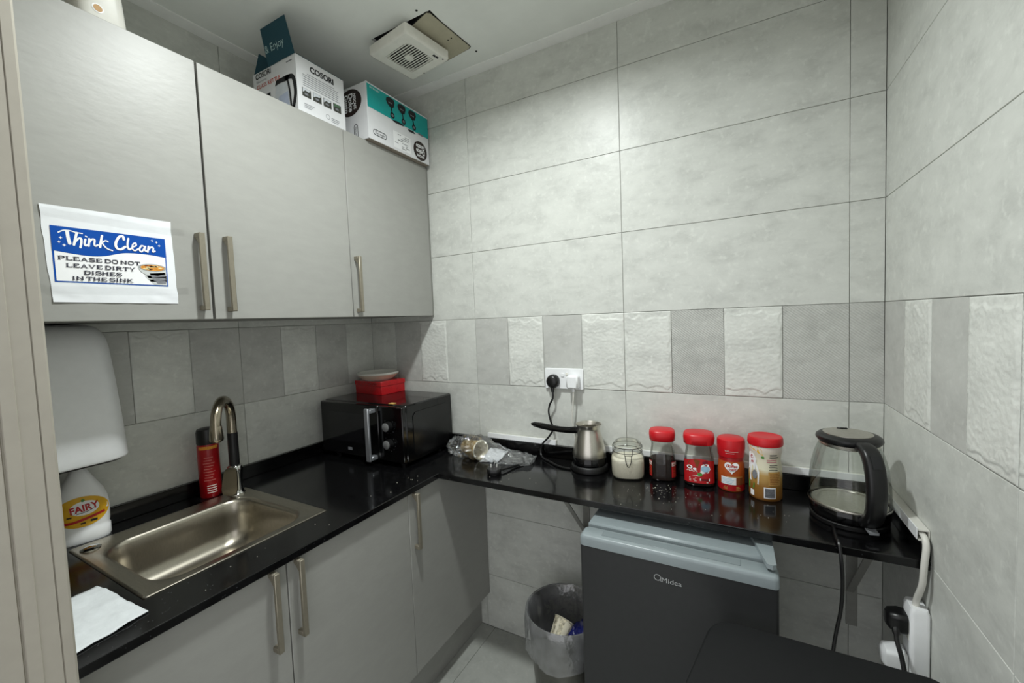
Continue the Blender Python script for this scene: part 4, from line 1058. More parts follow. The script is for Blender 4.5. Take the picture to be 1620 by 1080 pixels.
MB().tube(catmull([(1.136, -0.030, 1.160), (1.136, -0.030, 1.135), (1.132, -0.028, 1.090), (1.126, -0.024, 1.040), (1.128, -0.022, 0.990), (1.136, -0.022, 0.950), (1.150, -0.021, 0.930)], 6), 0.0034, 8).build('cable', WHITEW, t)
MB().tube([(1.136, -0.030, 1.160), (1.136, -0.030, 1.146)], 0.0055, 10).build('strain_relief', WHITE, t)
def trunk(x0, x1, label):
    t = thing('cable_trunking', label, 'trunking', ((x0 + x1) / 2, -0.010, ZUP), group='white cable trunking')
    MB().box(x0, x1, -0.014, -0.0008, ZUP + 0.0005, ZUP + 0.022, 0.001).build('channel', WHITEW, t)
    MB().box(x0 + 0.001, x1 - 0.001, -0.0175, -0.0142, ZUP - 0.0 + 0.0012, ZUP + 0.0235, 0.0012).build('cover', WHITE, t)
trunk(0.712, 1.047, 'short white cable trunking on the upstand left of the coffee pot')
trunk(1.245, W - 0.022, 'long white cable trunking on the upstand behind the jars')
t = thing('cable_trunking', 'white open-ended cable trunking on the right wall beside the kettle', 'trunking', (W - 0.01, -0.18, 0.904), group='white cable trunking')
m = MB().box(W - 0.003, W - 0.001, -0.345, -0.026, 0.9045, 0.930).box(W - 0.020, W - 0.003, -0.345, -0.026, 0.9045, 0.9065).box(W - 0.020, W - 0.003, -0.345, -0.026, 0.9275, 0.930)
m.build('channel', WHITEW, t, smooth=0)
MB().box(W - 0.022, W - 0.0202, -0.340, -0.026, 0.9045, 0.931, 0.0005).build('cover', WHITE, t)
MB().tube(catmull([(W - 0.011, -0.30, 0.917), (W - 0.011, -0.345, 0.916), (W - 0.012, -0.362, 0.900), (W - 0.016, -0.366, 0.86), (W - 0.018, -0.362, 0.81), (W - 0.022, -0.345, 0.765), (W - 0.022, -0.34, 0.745)], 6), 0.0065, 10).build('cable', WHITEW, t)

t = thing('power_strip', 'white power strip fixed upright on the right wall', 'power strip', (W - 0.02, -0.335, 0.42))
psy0, psy1, psx = -0.362, -0.306, W - 0.037
m = MB().loft([[(x, y, z) for x, y in rrect((psx + W - 0.001) / 2, (psy0 + psy1) / 2, W - 0.001 - psx - i, psy1 - psy0 - i, 0.008)] for z, i in ((0.42, 0.006), (0.424, 0), (0.738, 0), (0.748, 0.006))])
m.build('body', WHITE, t)
for zc in (0.69, 0.60, 0.51):
    MB().box(psx - 0.0012, psx + 0.001, psy0 + 0.008, psy1 - 0.008, zc - 0.022, zc + 0.022).build('outlet', WHITEW, t)
t = thing('power_plug', 'black plug in the top outlet of the power strip', 'plug', (psx, -0.334, 0.70))
MB().loft([[(psx - 0.0014 - dx, -0.334 + y, 0.700 + z) for y, z in rrect(0, 0, w_, h_, 0.012)] for dx, w_, h_ in ((0.0, 0.046, 0.046), (0.012, 0.048, 0.048), (0.030, 0.040, 0.042), (0.036, 0.028, 0.03))]).build('body', BLACK, t)
MB().tube(catmull([(psx - 0.022, -0.350, 0.690), (psx - 0.024, -0.368, 0.668), (psx - 0.020, -0.385, 0.640), (psx - 0.016, -0.392, 0.600), (psx - 0.014, -0.395, 0.52), (psx - 0.014, -0.395, 0.42)], 6), [0.0075] * 4 + [0.0048] * 27, 8).build('cable', BLACK, t)
t = thing('power_plug', 'white plug in the middle outlet of the power strip', 'plug', (psx, -0.334, 0.61))
MB().loft([[(psx - 0.0014 - dx, -0.334 + y, 0.607 + z) for y, z in rrect(0, 0, w_, h_, 0.010)] for dx, w_, h_ in ((0.0, 0.048, 0.048), (0.016, 0.050, 0.050), (0.038, 0.044, 0.044), (0.044, 0.03, 0.03))]).build('body', WHITE, t)
MB().tube(catmull([(psx - 0.026, -0.334, 0.584), (psx - 0.028, -0.335, 0.55), (psx - 0.026, -0.34, 0.48), (psx - 0.02, -0.345, 0.38)], 5), 0.004, 8).build('cable', WHITEW, t)

# ================================================================== FRIDGE, BIN, TABLE
FX0, FX1, FY0, FZ = 1.302, 1.798, -0.460, 0.814
t = thing('mini_fridge', 'dark grey mini fridge with a light grey top under the shelf', 'fridge', ((FX0 + FX1) / 2, -0.24, 0))
MB().box(FX0 + 0.006, FX1 - 0.006, FY0 + 0.062, -0.030, 0.02, 0.784, 0.004).build('cabinet', M('fridge_side_grey', '55585a', 0.45, nscale=50, namt=0.04), t)
MB().loft([loop3(rrect((FX0 + FX1) / 2, FY0 + 0.029, FX1 - FX0, 0.058, 0.008), z) for z in (0.045, 0.775)]).build('door', FRIDGE, t, smooth=30)
dc = MB()
dcl = []
for z_, i in ((0.7755, 0.0), (0.796, 0.0), (0.803, 0.003), (0.806, 0.009)):
    dcl.append(loop3(rrect((FX0 + FX1) / 2, FY0 + 0.029, FX1 - FX0 + 0.004 - 2 * i, 0.060 - i, 0.014 - i * 0.6), z_))
dc.loft(dcl).build('door_cap', FRIDGEC, t, smooth=50)
MB().box(FX0 + 0.06, FX1 - 0.08, FY0 + 0.018, FY0 + 0.046, 0.8055, 0.8072, 0.0008).build('grip_recess_shade', M('fridge_cap_shadow_grey', '7d878a', 0.4, nscale=40, namt=0.03), t)  # flat strip in a darker cap grey, painted as the shade of a recess
MB().box(FX0 + 0.004, FX1 - 0.004, FY0 + 0.066, -0.030, 0.7845, FZ, 0.006).build('top_plate', FRIDGEC, t)
m = MB().prism([(FX1 - 0.056, -0.30), (FX1 - 0.006, -0.30), (FX1 - 0.004, FY0 + 0.022), (FX1 - 0.012, FY0 + 0.016), (FX1 - 0.024, FY0 + 0.020)], FZ + 0.0002, FZ + 0.012, 'xy')
m.build('hinge_cover', FRIDGEC, t, smooth=30)
fm = fny(FY0 - 0.0006)
fm_ = fm; fm = lambda a, b: fm_(a, b + 0.012)
m = MB().ring(fm, 1.520, 0.722, 0.0085, 0.0080, 0.0018, 0, 20)
m.stroke(fm, [(1.5235, 0.7165), (1.530, 0.7135)], 0.0016).text(fm, 'Midea', 1.556, 0.7190, 0.0185, 0, width=0.050)
o = m.build('lettering', M('logo_silver', 'b9bcbd', 0.4, metal=0.3), t, recalc=False); o['label'] = 'silver Midea logo'
for fx in (FX0 + 0.04, FX1 - 0.04):
    for fy in (FY0 + 0.10, -0.08): MB().lathe([(0.018, 0), (0.018, 0.021)], 12, (fx, fy, 0)).build('foot', BLACK, t)

bcx, bcy, brz = 1.150, -0.232, 0.385
t = thing('waste_bin', 'round steel waste bin left of the fridge', 'bin', (bcx, bcy, 0))
MB().lathe([(0.104, 0.0), (0.108, 0.006), (0.1345, brz - 0.004), (0.137, brz), (0.1335, brz), (0.131, brz - 0.006), (0.104, 0.010), (0, 0.010)], 44).build('body', BINST, t, world=False)
m = MB(); n = 88; loops = []
def br_(z): return 0.108 + (0.1345 - 0.108) * z / brz
st_ = [(-0.040, 0.13, 0), (-0.022, 0.22, 0), (-0.010, 0.31, 0), (-0.006, brz - 0.02, 0), (-0.004, brz + 0.001, 0), (0.0005, brz + 0.0045, 0), (0.0045, brz + 0.001, 0), (0.006, brz - 0.03, 1), (0.008, brz - 0.07, 1), (0.010, brz - 0.105, 1), (0.011, brz - 0.130, 1)]
for k, (dr, z_, w_) in enumerate(st_):
    lp = []
    for i in range(n):
        a = 2 * PI * i / n
        f_ = noise.noise(Vector((math.cos(a) * 3.5, math.sin(a) * 3.5, z_ * 9 + (20 if w_ else 0))))
        wv = math.sin(a * 13 + 2.5 * math.sin(3 * a) + 14 * (brz - z_)) * 0.0042
        r_ = br_(min(z_, brz)) + 0.0028 + dr
        if w_: r_ += abs(f_) * 0.008 + abs(wv) * (1 + 3 * (brz - z_)); zz = z_ + 0.022 * noise.noise(Vector((math.cos(a) * 1.6, math.sin(a) * 1.6, 4))) * (brz - z_) / 0.13
        elif k < 4: r_ -= 0.012 * abs(f_) + abs(wv) + 0.003; zz = z_
        else: zz = z_
        lp.append((r_ * math.cos(a), r_ * math.sin(a), zz))
    loops.append(lp)
m.loft(loops, True, False).build('bin_liner', BAGM, t, world=False, smooth=60)
# rubbish
t = thing('paper_cup', 'crushed printed paper cup inside the waste bin', 'cup', (bcx + 0.035, bcy - 0.01, 0.22))
axc = Vector((0.15, 0.75, 0.62)).normalized(); u1 = axc.cross(Vector((0, 1, 0))).normalized(); u2 = u1.cross(axc)
c0 = Vector((1.118, -0.262, 0.245))
def cl(pr): return [[tuple(c0 + axc * h + (r + 0.004 * noise.noise(Vector((math.cos(2 * PI * i / 24) * 2, math.sin(2 * PI * i / 24) * 2, h * 20)))) * (math.cos(2 * PI * i / 24) * u1 + 0.75 * math.sin(2 * PI * i / 24) * u2)) for i in range(24)] for h, r in pr]
MB().loft(cl([(0.0, 0.028), (0.03, 0.031), (0.06, 0.034), (0.092, 0.039)]), True, False).build('wall', M('patterned_paper', 'c7bfa6', 0.6, nscale=70, namt=0.65, detail=2), t)
MB().loft(cl([(0.0915, 0.0385), (0.094, 0.041), (0.096, 0.039), (0.005, 0.027), (0.005, 0.002)]), False, True).build('lining', CREAM, t)
m = MB(); n = 10
for j in range(n + 1):
    for i in range(n + 1):
        u, v = i / n - .5, j / n - .5
        m.v.append((1.188 + 0.06 * u, -0.215 + 0.07 * v, 0.300 + 0.03 * u + 0.02 * v + 0.018 * noise.noise(Vector((u * 5, v * 5, 3)))))
for j in range(n):
    for i in range(n): a = j * (n + 1) + i; m.f.append((a, a + 1, a + n + 2, a + n + 1)); m.m.append(0)
o = m.build('sweet_wrapper', NAVY, smooth=40); tag(o, 'crumpled dark blue wrapper inside the waste bin', 'wrapper'); o.modifiers.new('thick', 'SOLIDIFY').thickness = 0.001

TZ = 0.700
t = thing('side_table', 'black table with a rounded corner in front of the fridge', 'table', (1.85, -0.74, 0))
def tloop(i, z):
    c = [(1.658 + i, -0.507 - i), (2.072 - i, -0.507 - i), (2.072 - i, -0.975 + i), (1.572 + i, -0.975 + i)]
    out = []
    for k in range(4):
        p, a, b = Vector(c[k]), Vector(c[k - 1]), Vector(c[(k + 1) % 4]); r_ = 0.058 if k == 0 else 0.03
        d1, d2 = (a - p).normalized(), (b - p).normalized()
        for q in range(9):
            s_ = q / 8; out.append(tuple(p + d1 * r_ * (1 - s_) ** 2 + d2 * r_ * s_ ** 2))
    return loop3(out, z)
MB().loft([tloop(0.004, TZ - 0.028), tloop(0.0, TZ - 0.024), tloop(0.0, TZ - 0.004), tloop(0.004, TZ)]).build('top', TABLEM, t, smooth=30)
for lx, ly in ((1.70, -0.56), (2.03, -0.56), (2.03, -0.93), (1.66, -0.93)):
    MB().lathe([(0.016, 0.0), (0.018, 0.004), (0.018, TZ - 0.0285)], 16, (lx, ly, 0)).build('leg', BLACK, t)
MB().box(1.69, 2.04, -0.925, -0.565, TZ - 0.075, TZ - 0.0285, 0.002).build('apron', BLACKM, t)

# ================================================================== NOTICE ON THE CABINET DOOR
FXS = XU + 0.0018
sg_ = thing('notice', 'white paper notice reading Think Clean taped to the cabinet door', 'sign', (XU, -1.165, 1.52))
m = MB(); n = 30
cs = [Vector((-1.282, 1.727)), Vector((-1.052, 1.730)), Vector((-1.047, 1.520)), Vector((-1.275, 1.520))]
for j in range(n + 1):
    for i in range(n + 1):
        u, v = i / n, j / n
        p = cs[0] * (1 - u) * (1 - v) + cs[1] * u * (1 - v) + cs[2] * u * v + cs[3] * (1 - u) * v
        edge = min(1, max(0, (abs(v - 0.47) - 0.30) / 0.12))
        h_ = 0.0012 + 0.0034 * edge * abs(noise.noise(Vector((p.x * 16, p.y * 34, 5)))) + 0.0002 * noise.noise(Vector((p.x * 60, p.y * 60, 1)))
        wob = 0.0018 * noise.noise(Vector((p.x * 30, p.y * 30, 8)))
        m.v.append((XU + max(0.0004, h_), p.x + wob, p.y))
for j in range(n):
    for i in range(n): a = j * (n + 1) + i; m.f.append((a, a + 1, a + n + 2, a + n + 1)); m.m.append(0)
sh = m.build('sheet', PAPER, sg_, smooth=70, recalc=False)
SY, SZ, SWd, SHt = -1.2690, 1.5635, 0.2025, 0.1205
def sgm(lift): return lambda a, b: (FXS + lift, SY + a * SWd, SZ + b * SHt)
e0, e1, e2 = sgm(0.0), sgm(0.0003), sgm(0.0006)
m = MB().rect(e0, 0, 1, 0, 1, 0).rect(e1, 0.014, 0.988, 0.022, 0.9, 1)
wave = [(0.014, 0.556), (0.126, 0.531), (0.248, 0.511), (0.333, 0.511), (0.422, 0.535), (0.497, 0.577), (0.583, 0.622), (0.671, 0.638), (0.76, 0.64), (0.862, 0.632), (0.997, 0.603)]
wv_ = catmull([(0.0, 0.56)] + wave[1:-1] + [(1.0, 0.603)], 4); nw = len(wv_)
m.add([e2(a, b) for a, b in wv_] + [e2(a, 1.0) for a, b in wv_], [(i, i + 1, nw + i + 1, nw + i) for i in range(nw - 1)], 0)
m.build('print', [BLUE, PRINTW], sg_, recalc=False, smooth=0)
script_ = [
(2.18, [(0.059, 0.888), (0.098, 0.932), (0.145, 0.939), (0.197, 0.919), (0.244, 0.914)]), (5.46, [(0.126, 0.921), (0.129, 0.823), (0.138, 0.707)]),
(4.0, [(0.201, 0.916), (0.186, 0.808), (0.17, 0.687)]), (3.64, [(0.176, 0.73), (0.207, 0.808), (0.23, 0.819), (0.231, 0.752), (0.219, 0.652)]),
(3.64, [(0.265, 0.812), (0.256, 0.739), (0.262, 0.696), (0.285, 0.72)]), (2.55, [(0.27, 0.871), (0.279, 0.862)]),
(3.64, [(0.297, 0.831), (0.287, 0.693)]), (3.28, [(0.293, 0.757), (0.318, 0.825), (0.34, 0.822), (0.335, 0.737), (0.344, 0.706), (0.364, 0.73)]),
(4.0, [(0.406, 0.917), (0.393, 0.809), (0.381, 0.694)]), (2.73, [(0.388, 0.759), (0.429, 0.827), (0.452, 0.813)]), (2.73, [(0.403, 0.772), (0.423, 0.711), (0.448, 0.672), (0.485, 0.651)]),
(4.73, [(0.596, 0.891), (0.59, 0.95), (0.555, 0.93), (0.521, 0.808), (0.525, 0.712), (0.561, 0.691), (0.603, 0.749)]),
(3.64, [(0.639, 0.922), (0.625, 0.786), (0.636, 0.706), (0.661, 0.736)]),
(2.91, [(0.667, 0.754), (0.705, 0.798), (0.701, 0.849), (0.676, 0.812), (0.668, 0.734), (0.689, 0.692), (0.727, 0.742)]),
(3.28, [(0.786, 0.796), (0.756, 0.803), (0.735, 0.726), (0.752, 0.683), (0.778, 0.744), (0.795, 0.807), (0.784, 0.72), (0.808, 0.707)]),
(3.64, [(0.826, 0.805), (0.813, 0.691)]), (3.28, [(0.82, 0.737), (0.852, 0.798), (0.872, 0.78), (0.864, 0.705), (0.886, 0.723)])]
raw = lambda a, b: (FXS + 0.0009, a, b)
m = MB()
for q_, (w_, pts) in enumerate(script_): m.stroke((lambda k: lambda a, b: (FXS + 0.0009 + 0.00006 * k, a, b))(q_), [(SY + a * SWd, SZ + b * SHt) for a, b in pts], w_ * 0.001 * 1.05, lift=(1.2e-5, 0, 0))
for a, b in ((0.072, 0.796), (0.058, 0.718), (0.094, 0.667), (0.867, 0.934), (0.91, 0.909), (0.936, 0.844)):
    y_, z_ = SY + a * SWd, SZ + b * SHt; s_ = 0.0034
    m.mark(raw, [(y_ + s_ * (1 if k % 2 == 0 else 0.35) * math.cos(k * PI / 4), z_ + s_ * (1 if k % 2 == 0 else 0.35) * math.sin(k * PI / 4)) for k in range(8)])
o = m.build('heading', PRINTW, sg_, recalc=False, smooth=0); o['label'] = 'white script lettering Think Clean'
# slab-serif capitals: (advance, strokes, serif feet) on a unit-high grid
SLAB = {
 'P': (0.95, [[(.22, 0), (.22, 1)], [(.22, .94), (.55, .94), (.80, .85), (.80, .60), (.55, .50), (.22, .50)]], [(.22, 0), (.18, 1)]),
 'L': (0.90, [[(.22, 0), (.22, 1)], [(.22, .06), (.84, .06)], [(.82, .06), (.82, .32)]], [(.22, 0), (.22, 1)]),
 'E': (0.95, [[(.22, 0), (.22, 1)], [(.22, .06), (.84, .06)], [(.22, .94), (.82, .94)], [(.22, .5), (.6, .5)], [(.82, .06), (.82, .30)], [(.8, .94), (.8, .72)]], [(.2, 0), (.2, 1)]),
 'A': (1.05, [[(.14, 0), (.50, .97)], [(.50, .97), (.88, 0)], [(.28, .32), (.74, .32)]], [(.14, 0), (.88, 0)]),
 'S': (0.90, [[(.80, .72), (.74, .9), (.45, .95), (.18, .86), (.18, .64), (.45, .52), (.76, .40), (.80, .18), (.5, .05), (.2, .1), (.12, .3)]], []),
 'D': (1.00, [[(.22, 0), (.22, 1)], [(.22, .94), (.55, .94), (.85, .75), (.87, .5), (.85, .25), (.55, .06), (.22, .06)]], [(.2, 0), (.2, 1)]),
 'O': (1.00, [[(.5, .96), (.22, .85), (.13, .5), (.22, .15), (.5, .04), (.78, .15), (.87, .5), (.78, .85), (.5, .96)]], []),
 'N': (1.08, [[(.20, 0), (.20, 1)], [(.20, .97), (.84, .03)], [(.86, 0), (.86, 1)]], [(.2, 0), (.86, 1)]),
 'T': (0.95, [[(.48, 0), (.48, 1)], [(.10, .94), (.86, .94)], [(.10, .94), (.10, .70)], [(.86, .94), (.86, .70)]], [(.48, 0)]),
 'V': (1.05, [[(.14, 1), (.50, .03)], [(.50, .03), (.88, 1)]], [(.14, 1), (.88, 1)]),
 'I': (0.55, [[(.27, 0), (.27, 1)]], [(.27, 0), (.27, 1)]),
 'R': (1.02, [[(.22, 0), (.22, 1)], [(.22, .94), (.55, .94), (.78, .85), (.78, .62), (.55, .52), (.22, .52)], [(.5, .52), (.84, .04)]], [(.22, 0), (.2, 1), (.86, 0)]),
 'Y': (1.0, [[(.14, 1), (.48, .45)], [(.84, 1), (.48, .45)], [(.48, .45), (.48, 0)]], [(.14, 1), (.84, 1), (.48, 0)]),
 'H': (1.08, [[(.20, 0), (.20, 1)], [(.84, 0), (.84, 1)], [(.2, .5), (.84, .5)]], [(.2, 0), (.2, 1), (.84, 0), (.84, 1)]),
 'K': (1.05, [[(.22, 0), (.22, 1)], [(.82, .96), (.26, .42)], [(.44, .56), (.86, .04)]], [(.22, 0), (.22, 1), (.84, 1), (.88, 0)]), ' ': (0.20, [], [])}
kk = [0]
def slab_text(m, txt, a0, a1, bc, hgt):
    raw = lambda a, b: (FXS + 0.0009, a, b)
    adv = sum(SLAB[c][0] for c in txt); kx = (a1 - a0) * SWd / adv; x = SY + a0 * SWd; z = SZ + bc * SHt - hgt / 2
    for c in txt:
        ad, lines, feet = SLAB[c]
        for ln in lines:
            vert = abs(ln[0][0] - ln[-1][0]) < 0.05 and len(ln) == 2
            w_ = hgt * (0.30 if vert and abs(ln[0][1] - ln[1][1]) > 0.6 else 0.18 if len(ln) == 2 else 0.23); kk[0] += 1
            raw = (lambda k: lambda a, b: (FXS + 0.0009 + 0.000012 * k, a, b))(kk[0])
            m.stroke(raw, [(x + p * kx, z + q * hgt) for p, q in ln], w_, 0, len(ln) > 3, False, lift=(6e-6, 0, 0))
        for p, q in feet:
            m.rect(raw, x + (p - .19) * kx, x + (p + .19) * kx, z + (q - (.07 if q > .5 else -.0)) * hgt - (0.0 if q > .5 else 0.02 * hgt), z + (q + (.0 if q > .5 else .08)) * hgt)
        x += ad * kx
m = MB()
for txt, a0, a1, bc in (('PLEASE DO NOT', 0.033, 0.735, 0.437), ('LEAVE DIRTY', 0.090, 0.682, 0.312), ('DISHES', 0.225, 0.552, 0.195), ('IN THE SINK', 0.127, 0.652, 0.082)):
    slab_text(m, txt, a0, a1, bc, 0.0085)
o = m.build('lettering', M('print_navy_black', '2b2c3a', 0.7), sg_, recalc=False, smooth=0); o['label'] = 'dark capitals asking not to leave dirty dishes in the sink'
# picture of stacked dirty bowls
e3, e4, e5 = sgm(0.0009), sgm(0.0012), sgm(0.0015)
m = MB()
for (x0, x1, zt, zb) in ((0.80, 0.985, 0.13, 0.025), (0.765, 0.985, 0.205, 0.085), (0.745, 0.985, 0.285, 0.15)):
    m.mark(e3, [(x0, zt), (x1, zt + 0.02), (x1, zb), (x0 + 0.06, zb - 0.0)], 0); m.mark(e4, [(x0 + 0.07, zt - 0.03), (x1 - 0.01, zt), (x1 - 0.01, zb + 0.03), (x0 + 0.09, zb + 0.02)], 1)
m.mark(e4, [(0.705, 0.36), (0.985, 0.385), (0.985, 0.26), (0.90, 0.215), (0.78, 0.225), (0.735, 0.275)], 0)
m.disc(e5, 0.850, 0.375, 0.140, 0.075, 2, 22, 1)
e6, e7 = sgm(0.0018), sgm(0.0021)
m.disc(e6, 0.850, 0.372, 0.120, 0.060, 3, 22, 1)
random.seed(3)
for k in range(12): m.disc(e7, 0.85 + random.uniform(-.09, .09), 0.375 + random.uniform(-.035, .035), 0.022, 0.016, random.choice((4, 5, 5)), 8, 1)
m.build('picture', [M('print_silver', 'c9ccca', 0.6), INKG, M('print_silver_rim', '9ea2a2', 0.6), ORANGE, BROWNP, M('print_pale_yellow', 'ead9a0', 0.6)], sg_, recalc=False, smooth=0)
for z_, dz in ((1.706, -0.004), (1.541, 0.002)):
    m = MB(); n = 40
    for i in range(n + 1):
        y_ = -1.300 + 0.278 * i / n; ins = -1.284 < y_ < -1.046
        for s_ in (0, 1):
            m.v.append((XU + (0.0046 if ins else 0.0006) + 0.0003 * noise.noise(Vector((y_ * 40, s_, z_))), y_, z_ + dz * i / n * 2 + (0.0 if s_ == 0 else 0.018)))
    for i in range(n): m.f.append((2 * i, 2 * i + 2, 2 * i + 3, 2 * i + 1)); m.m.append(0)
    m.build('tape', TAPE, sg_, recalc=False)

# ================================================================== THINGS ON TOP OF THE WALL CABINETS
ZT = ZU1 + 0.0005
# kettle carton
bx0, bx1, by0, by1, bz1 = 0.153, 0.401, -0.640, -0.444, 2.379
t = thing('carton', 'white kettle carton with open dark teal flaps on the wall cabinets', 'carton', ((bx0 + bx1) / 2, (by0 + by1) / 2, ZT))
m = MB(); th = 0.003
m.box(bx0, bx1, by0, by0 + th, ZT, bz1, m=0).box(bx0, bx1, by1 - th, by1, ZT, bz1, m=0).box(bx0, bx0 + th, by0 + th, by1 - th, ZT, bz1, m=0).box(bx1 - th, bx1, by0 + th, by1 - th, ZT, bz1, m=0)
m.box(bx0 + th, bx1 - th, by0 + th, by1 - th, ZT, ZT + th)
m.build('walls', CARD, t, smooth=0)
def flap(pts, name='flap', mat=DTEAL):
    P = [Vector(p) for p in pts]; nrm = (P[1] - P[0]).cross(P[2] - P[0]).normalized() * 0.002
    return MB().loft([[tuple(p) for p in P], [tuple(p + nrm) for p in P]]).build(name, mat, t, smooth=0)
fl1 = flap([(bx0 + 0.100, by0 - 0.001, bz1), (bx1, by0 - 0.001, bz1), (bx1 - 0.006, by0 - 0.026, bz1 + 0.112), (bx0 + 0.106, by0 - 0.026, bz1 + 0.112)])
fl1['label'] = 'dark teal flap standing up with the word Enjoy'
flap([(bx0, by0 + 0.004, bz1 + 0.0005), (bx0, by1 - 0.004, bz1 + 0.0005), (bx0 + 0.012, by1 - 0.02, bz1 + 0.085), (bx0 + 0.012, by0 + 0.02, bz1 + 0.085)])
flap([(bx1 - 0.001, by0 + 0.006, bz1 + 0.0005), (bx1 - 0.001, by1 - 0.004, bz1 + 0.0005), (bx1 - 0.060, by1 - 0.004, bz1 + 0.016), (bx1 - 0.060, by0 + 0.02, bz1 + 0.016)])
o_, U_, V_ = Vector((bx0 + 0.178, by0 - 0.0022 - 0.011, bz1 + 0.048)), Vector((1, 0, 0)), Vector((0, -0.218, 0.976))
fe = lambda a, b: tuple(o_ + U_ * a + V_ * b - Vector((0, 0.0012, 0)))
MB().text(fe, '& Enjoy', -0.020, 0.0, 0.034, 0, width=0.105).build('flap_lettering', M('print_pale_teal', 'a9c4c4', 0.6), fl1, recalc=False)
fl_, fr_ = fny(by0 - 0.0006), fpx(bx1 + 0.0006)
m = MB()
m.text(fl_, 'COSORI', 0.216, 2.366, 0.026, 0, bold=0.03, width=0.092); m.text(fl_, 'Electric', 0.205, 2.346, 0.010, 2, width=0.062)
m.text(fl_, 'GLASS KETTLE', 0.243, 2.328, 0.020, 1, bold=0.01, width=0.138)
m.rect(fl_, bx1 - 0.050, bx1 - 0.018, 2.362, 2.366, 2)
for k in range(3): m.rect(fl_, bx0 + 0.010, bx0 + 0.060 - 0.01 * k, 2.262 - k * 0.009, 2.2645 - k * 0.009, 2)
m.rect(fl_, 0.205, 0.252, 2.270, 2.292, 0)
# kettle picture
fk2 = fny(by0 - 0.0010)
m.mark(fl_, [(0.285, 2.305), (0.345, 2.300), (0.368, 2.20), (0.368, 2.181), (0.276, 2.181), (0.274, 2.24)], 4)
m.mark(fk2, [(0.300, 2.262), (0.352, 2.268), (0.360, 2.182), (0.290, 2.182)], 5)
m.mark(fk2, [(0.281, 2.303), (0.290, 2.320), (0.340, 2.322), (0.372, 2.318), (0.350, 2.303), (0.312, 2.306)], 0)
m.stroke(fk2, [(0.345, 2.314), (0.380, 2.308), (0.391, 2.280), (0.391, 2.245), (0.376, 2.205)], 0.016, 0)
m.stroke(fk2, [(0.352, 2.308), (0.360, 2.275), (0.364, 2.235), (0.366, 2.200)], 0.009, 0)
# front panel facing the room
yc = (by0 + by1) / 2
m.text(fr_, 'COSORI', yc + 0.004, 2.352, 0.028, 0, bold=0.04, width=0.098)
for k in range(7): m.rect(fr_, yc - 0.075 + (0.018 if k == 0 else 0), yc + 0.075 - (0.02 if k == 0 else 0.004 * (k % 3)), 2.328 - k * 0.0072, 2.3300 - k * 0.0072, 2)
for k in range(4):
    y0_ = yc - 0.080 + k * 0.042
    m.rect(fr_, y0_, y0_ + 0.034, 2.247, 2.276, 3)
    fr2 = fpx(bx1 + 0.0010)
    m.mark(fr2, [(y0_ + 0.002, 2.260), (y0_ + 0.012, 2.269 - 0.003 * (k % 2)), (y0_ + 0.024, 2.266), (y0_ + 0.032, 2.271), (y0_ + 0.032, 2.275), (y0_ + 0.002, 2.275)], 4 if k != 3 else 6)
    m.disc(fr2, y0_ + 0.016, 2.257, 0.008, 0.004, 2, 12, 1)
m.ring(fr_, yc + 0.020, 2.214, 0.008, 0.008, 0.0012, 2, 18)
for k in range(3): m.rect(fr_, yc - 0.075, yc - 0.035 - 0.006 * k, 2.222 - 0.006 * k, 2.224 - 0.006 * k, 2); m.rect(fr_, yc + 0.034, yc + 0.072 - 0.004 * k, 2.214 - 0.006 * k, 2.216 - 0.006 * k, 2)
m.build('print', [INK, M('print_brick_red', 'c04a35', 0.6), INKG, M('print_charcoal', '3b3c36', 0.6, nscale=300, namt=0.5), M('print_glass_grey', 'c9ced3', 0.5), M('print_pale_blue', 'b4bdd2', 0.5), M('print_leaf', '4e6a52', 0.6)], t, recalc=False, smooth=0)

# coffee machine carton, overhanging the cabinet front
cx0, cx1, cy0, cy1, cz1 = 0.150, 0.453, -0.379, -0.014, 2.397
t = thing('carton', 'white and turquoise coffee machine carton on the corner wall cabinet', 'carton', ((cx0 + cx1) / 2, (cy0 + cy1) / 2, ZT))
MB().box(cx0, cx1, cy0, cy1, ZT + 0.0012, cz1, 0.0015).build('box', CARD, t)
MB().box(cx1 - 0.060, cx1 - 0.001, cy0 + 0.006, cy1 - 0.004, ZT - 0.0003, ZT + 0.001).build('bottom_flap', CARDIN, t)
fr_ = fpx(cx1 + 0.0006); fr2 = fpx(cx1 + 0.0010); fr3 = fpx(cx1 + 0.0014); fl_ = fny(cy0 - 0.0006); fl2 = fny(cy0 - 0.0010)
m = MB()
zt_ = 2.300
m.rect(fr_, cy0 + 0.002, cy1 - 0.002, zt_, cz1 - 0.007, 0)
m.text(fr2, "De'Longhi", cy0 + 0.042, cz1 - 0.016, 0.010, 3, width=0.050)
for k in range(3):
    y_ = cy0 + 0.128 + k * 0.066
    m.mark(fr2, [(y_ - 0.022, 2.380), (y_ - 0.006, 2.386), (y_ + 0.020, 2.384), (y_ + 0.024, 2.372), (y_ + 0.016, 2.350), (y_ - 0.004, 2.346), (y_ - 0.020, 2.356), (y_ - 0.026, 2.368)], 1)
    m.rect(fr3, y_ - 0.012, y_ + 0.010, 2.362, 2.366, 2); m.stroke(fr2, [(y_ + 0.002, 2.348), (y_ + 0.006, 2.332), (y_ + 0.008, 2.322)], 0.007, 1)
    m.disc(fr2, y_ + 0.008, 2.317, 0.0125, 0.0125, 1, 16, 1); m.disc(fr3, y_ + 0.008, 2.317, 0.006, 0.006, 2, 12, 1)
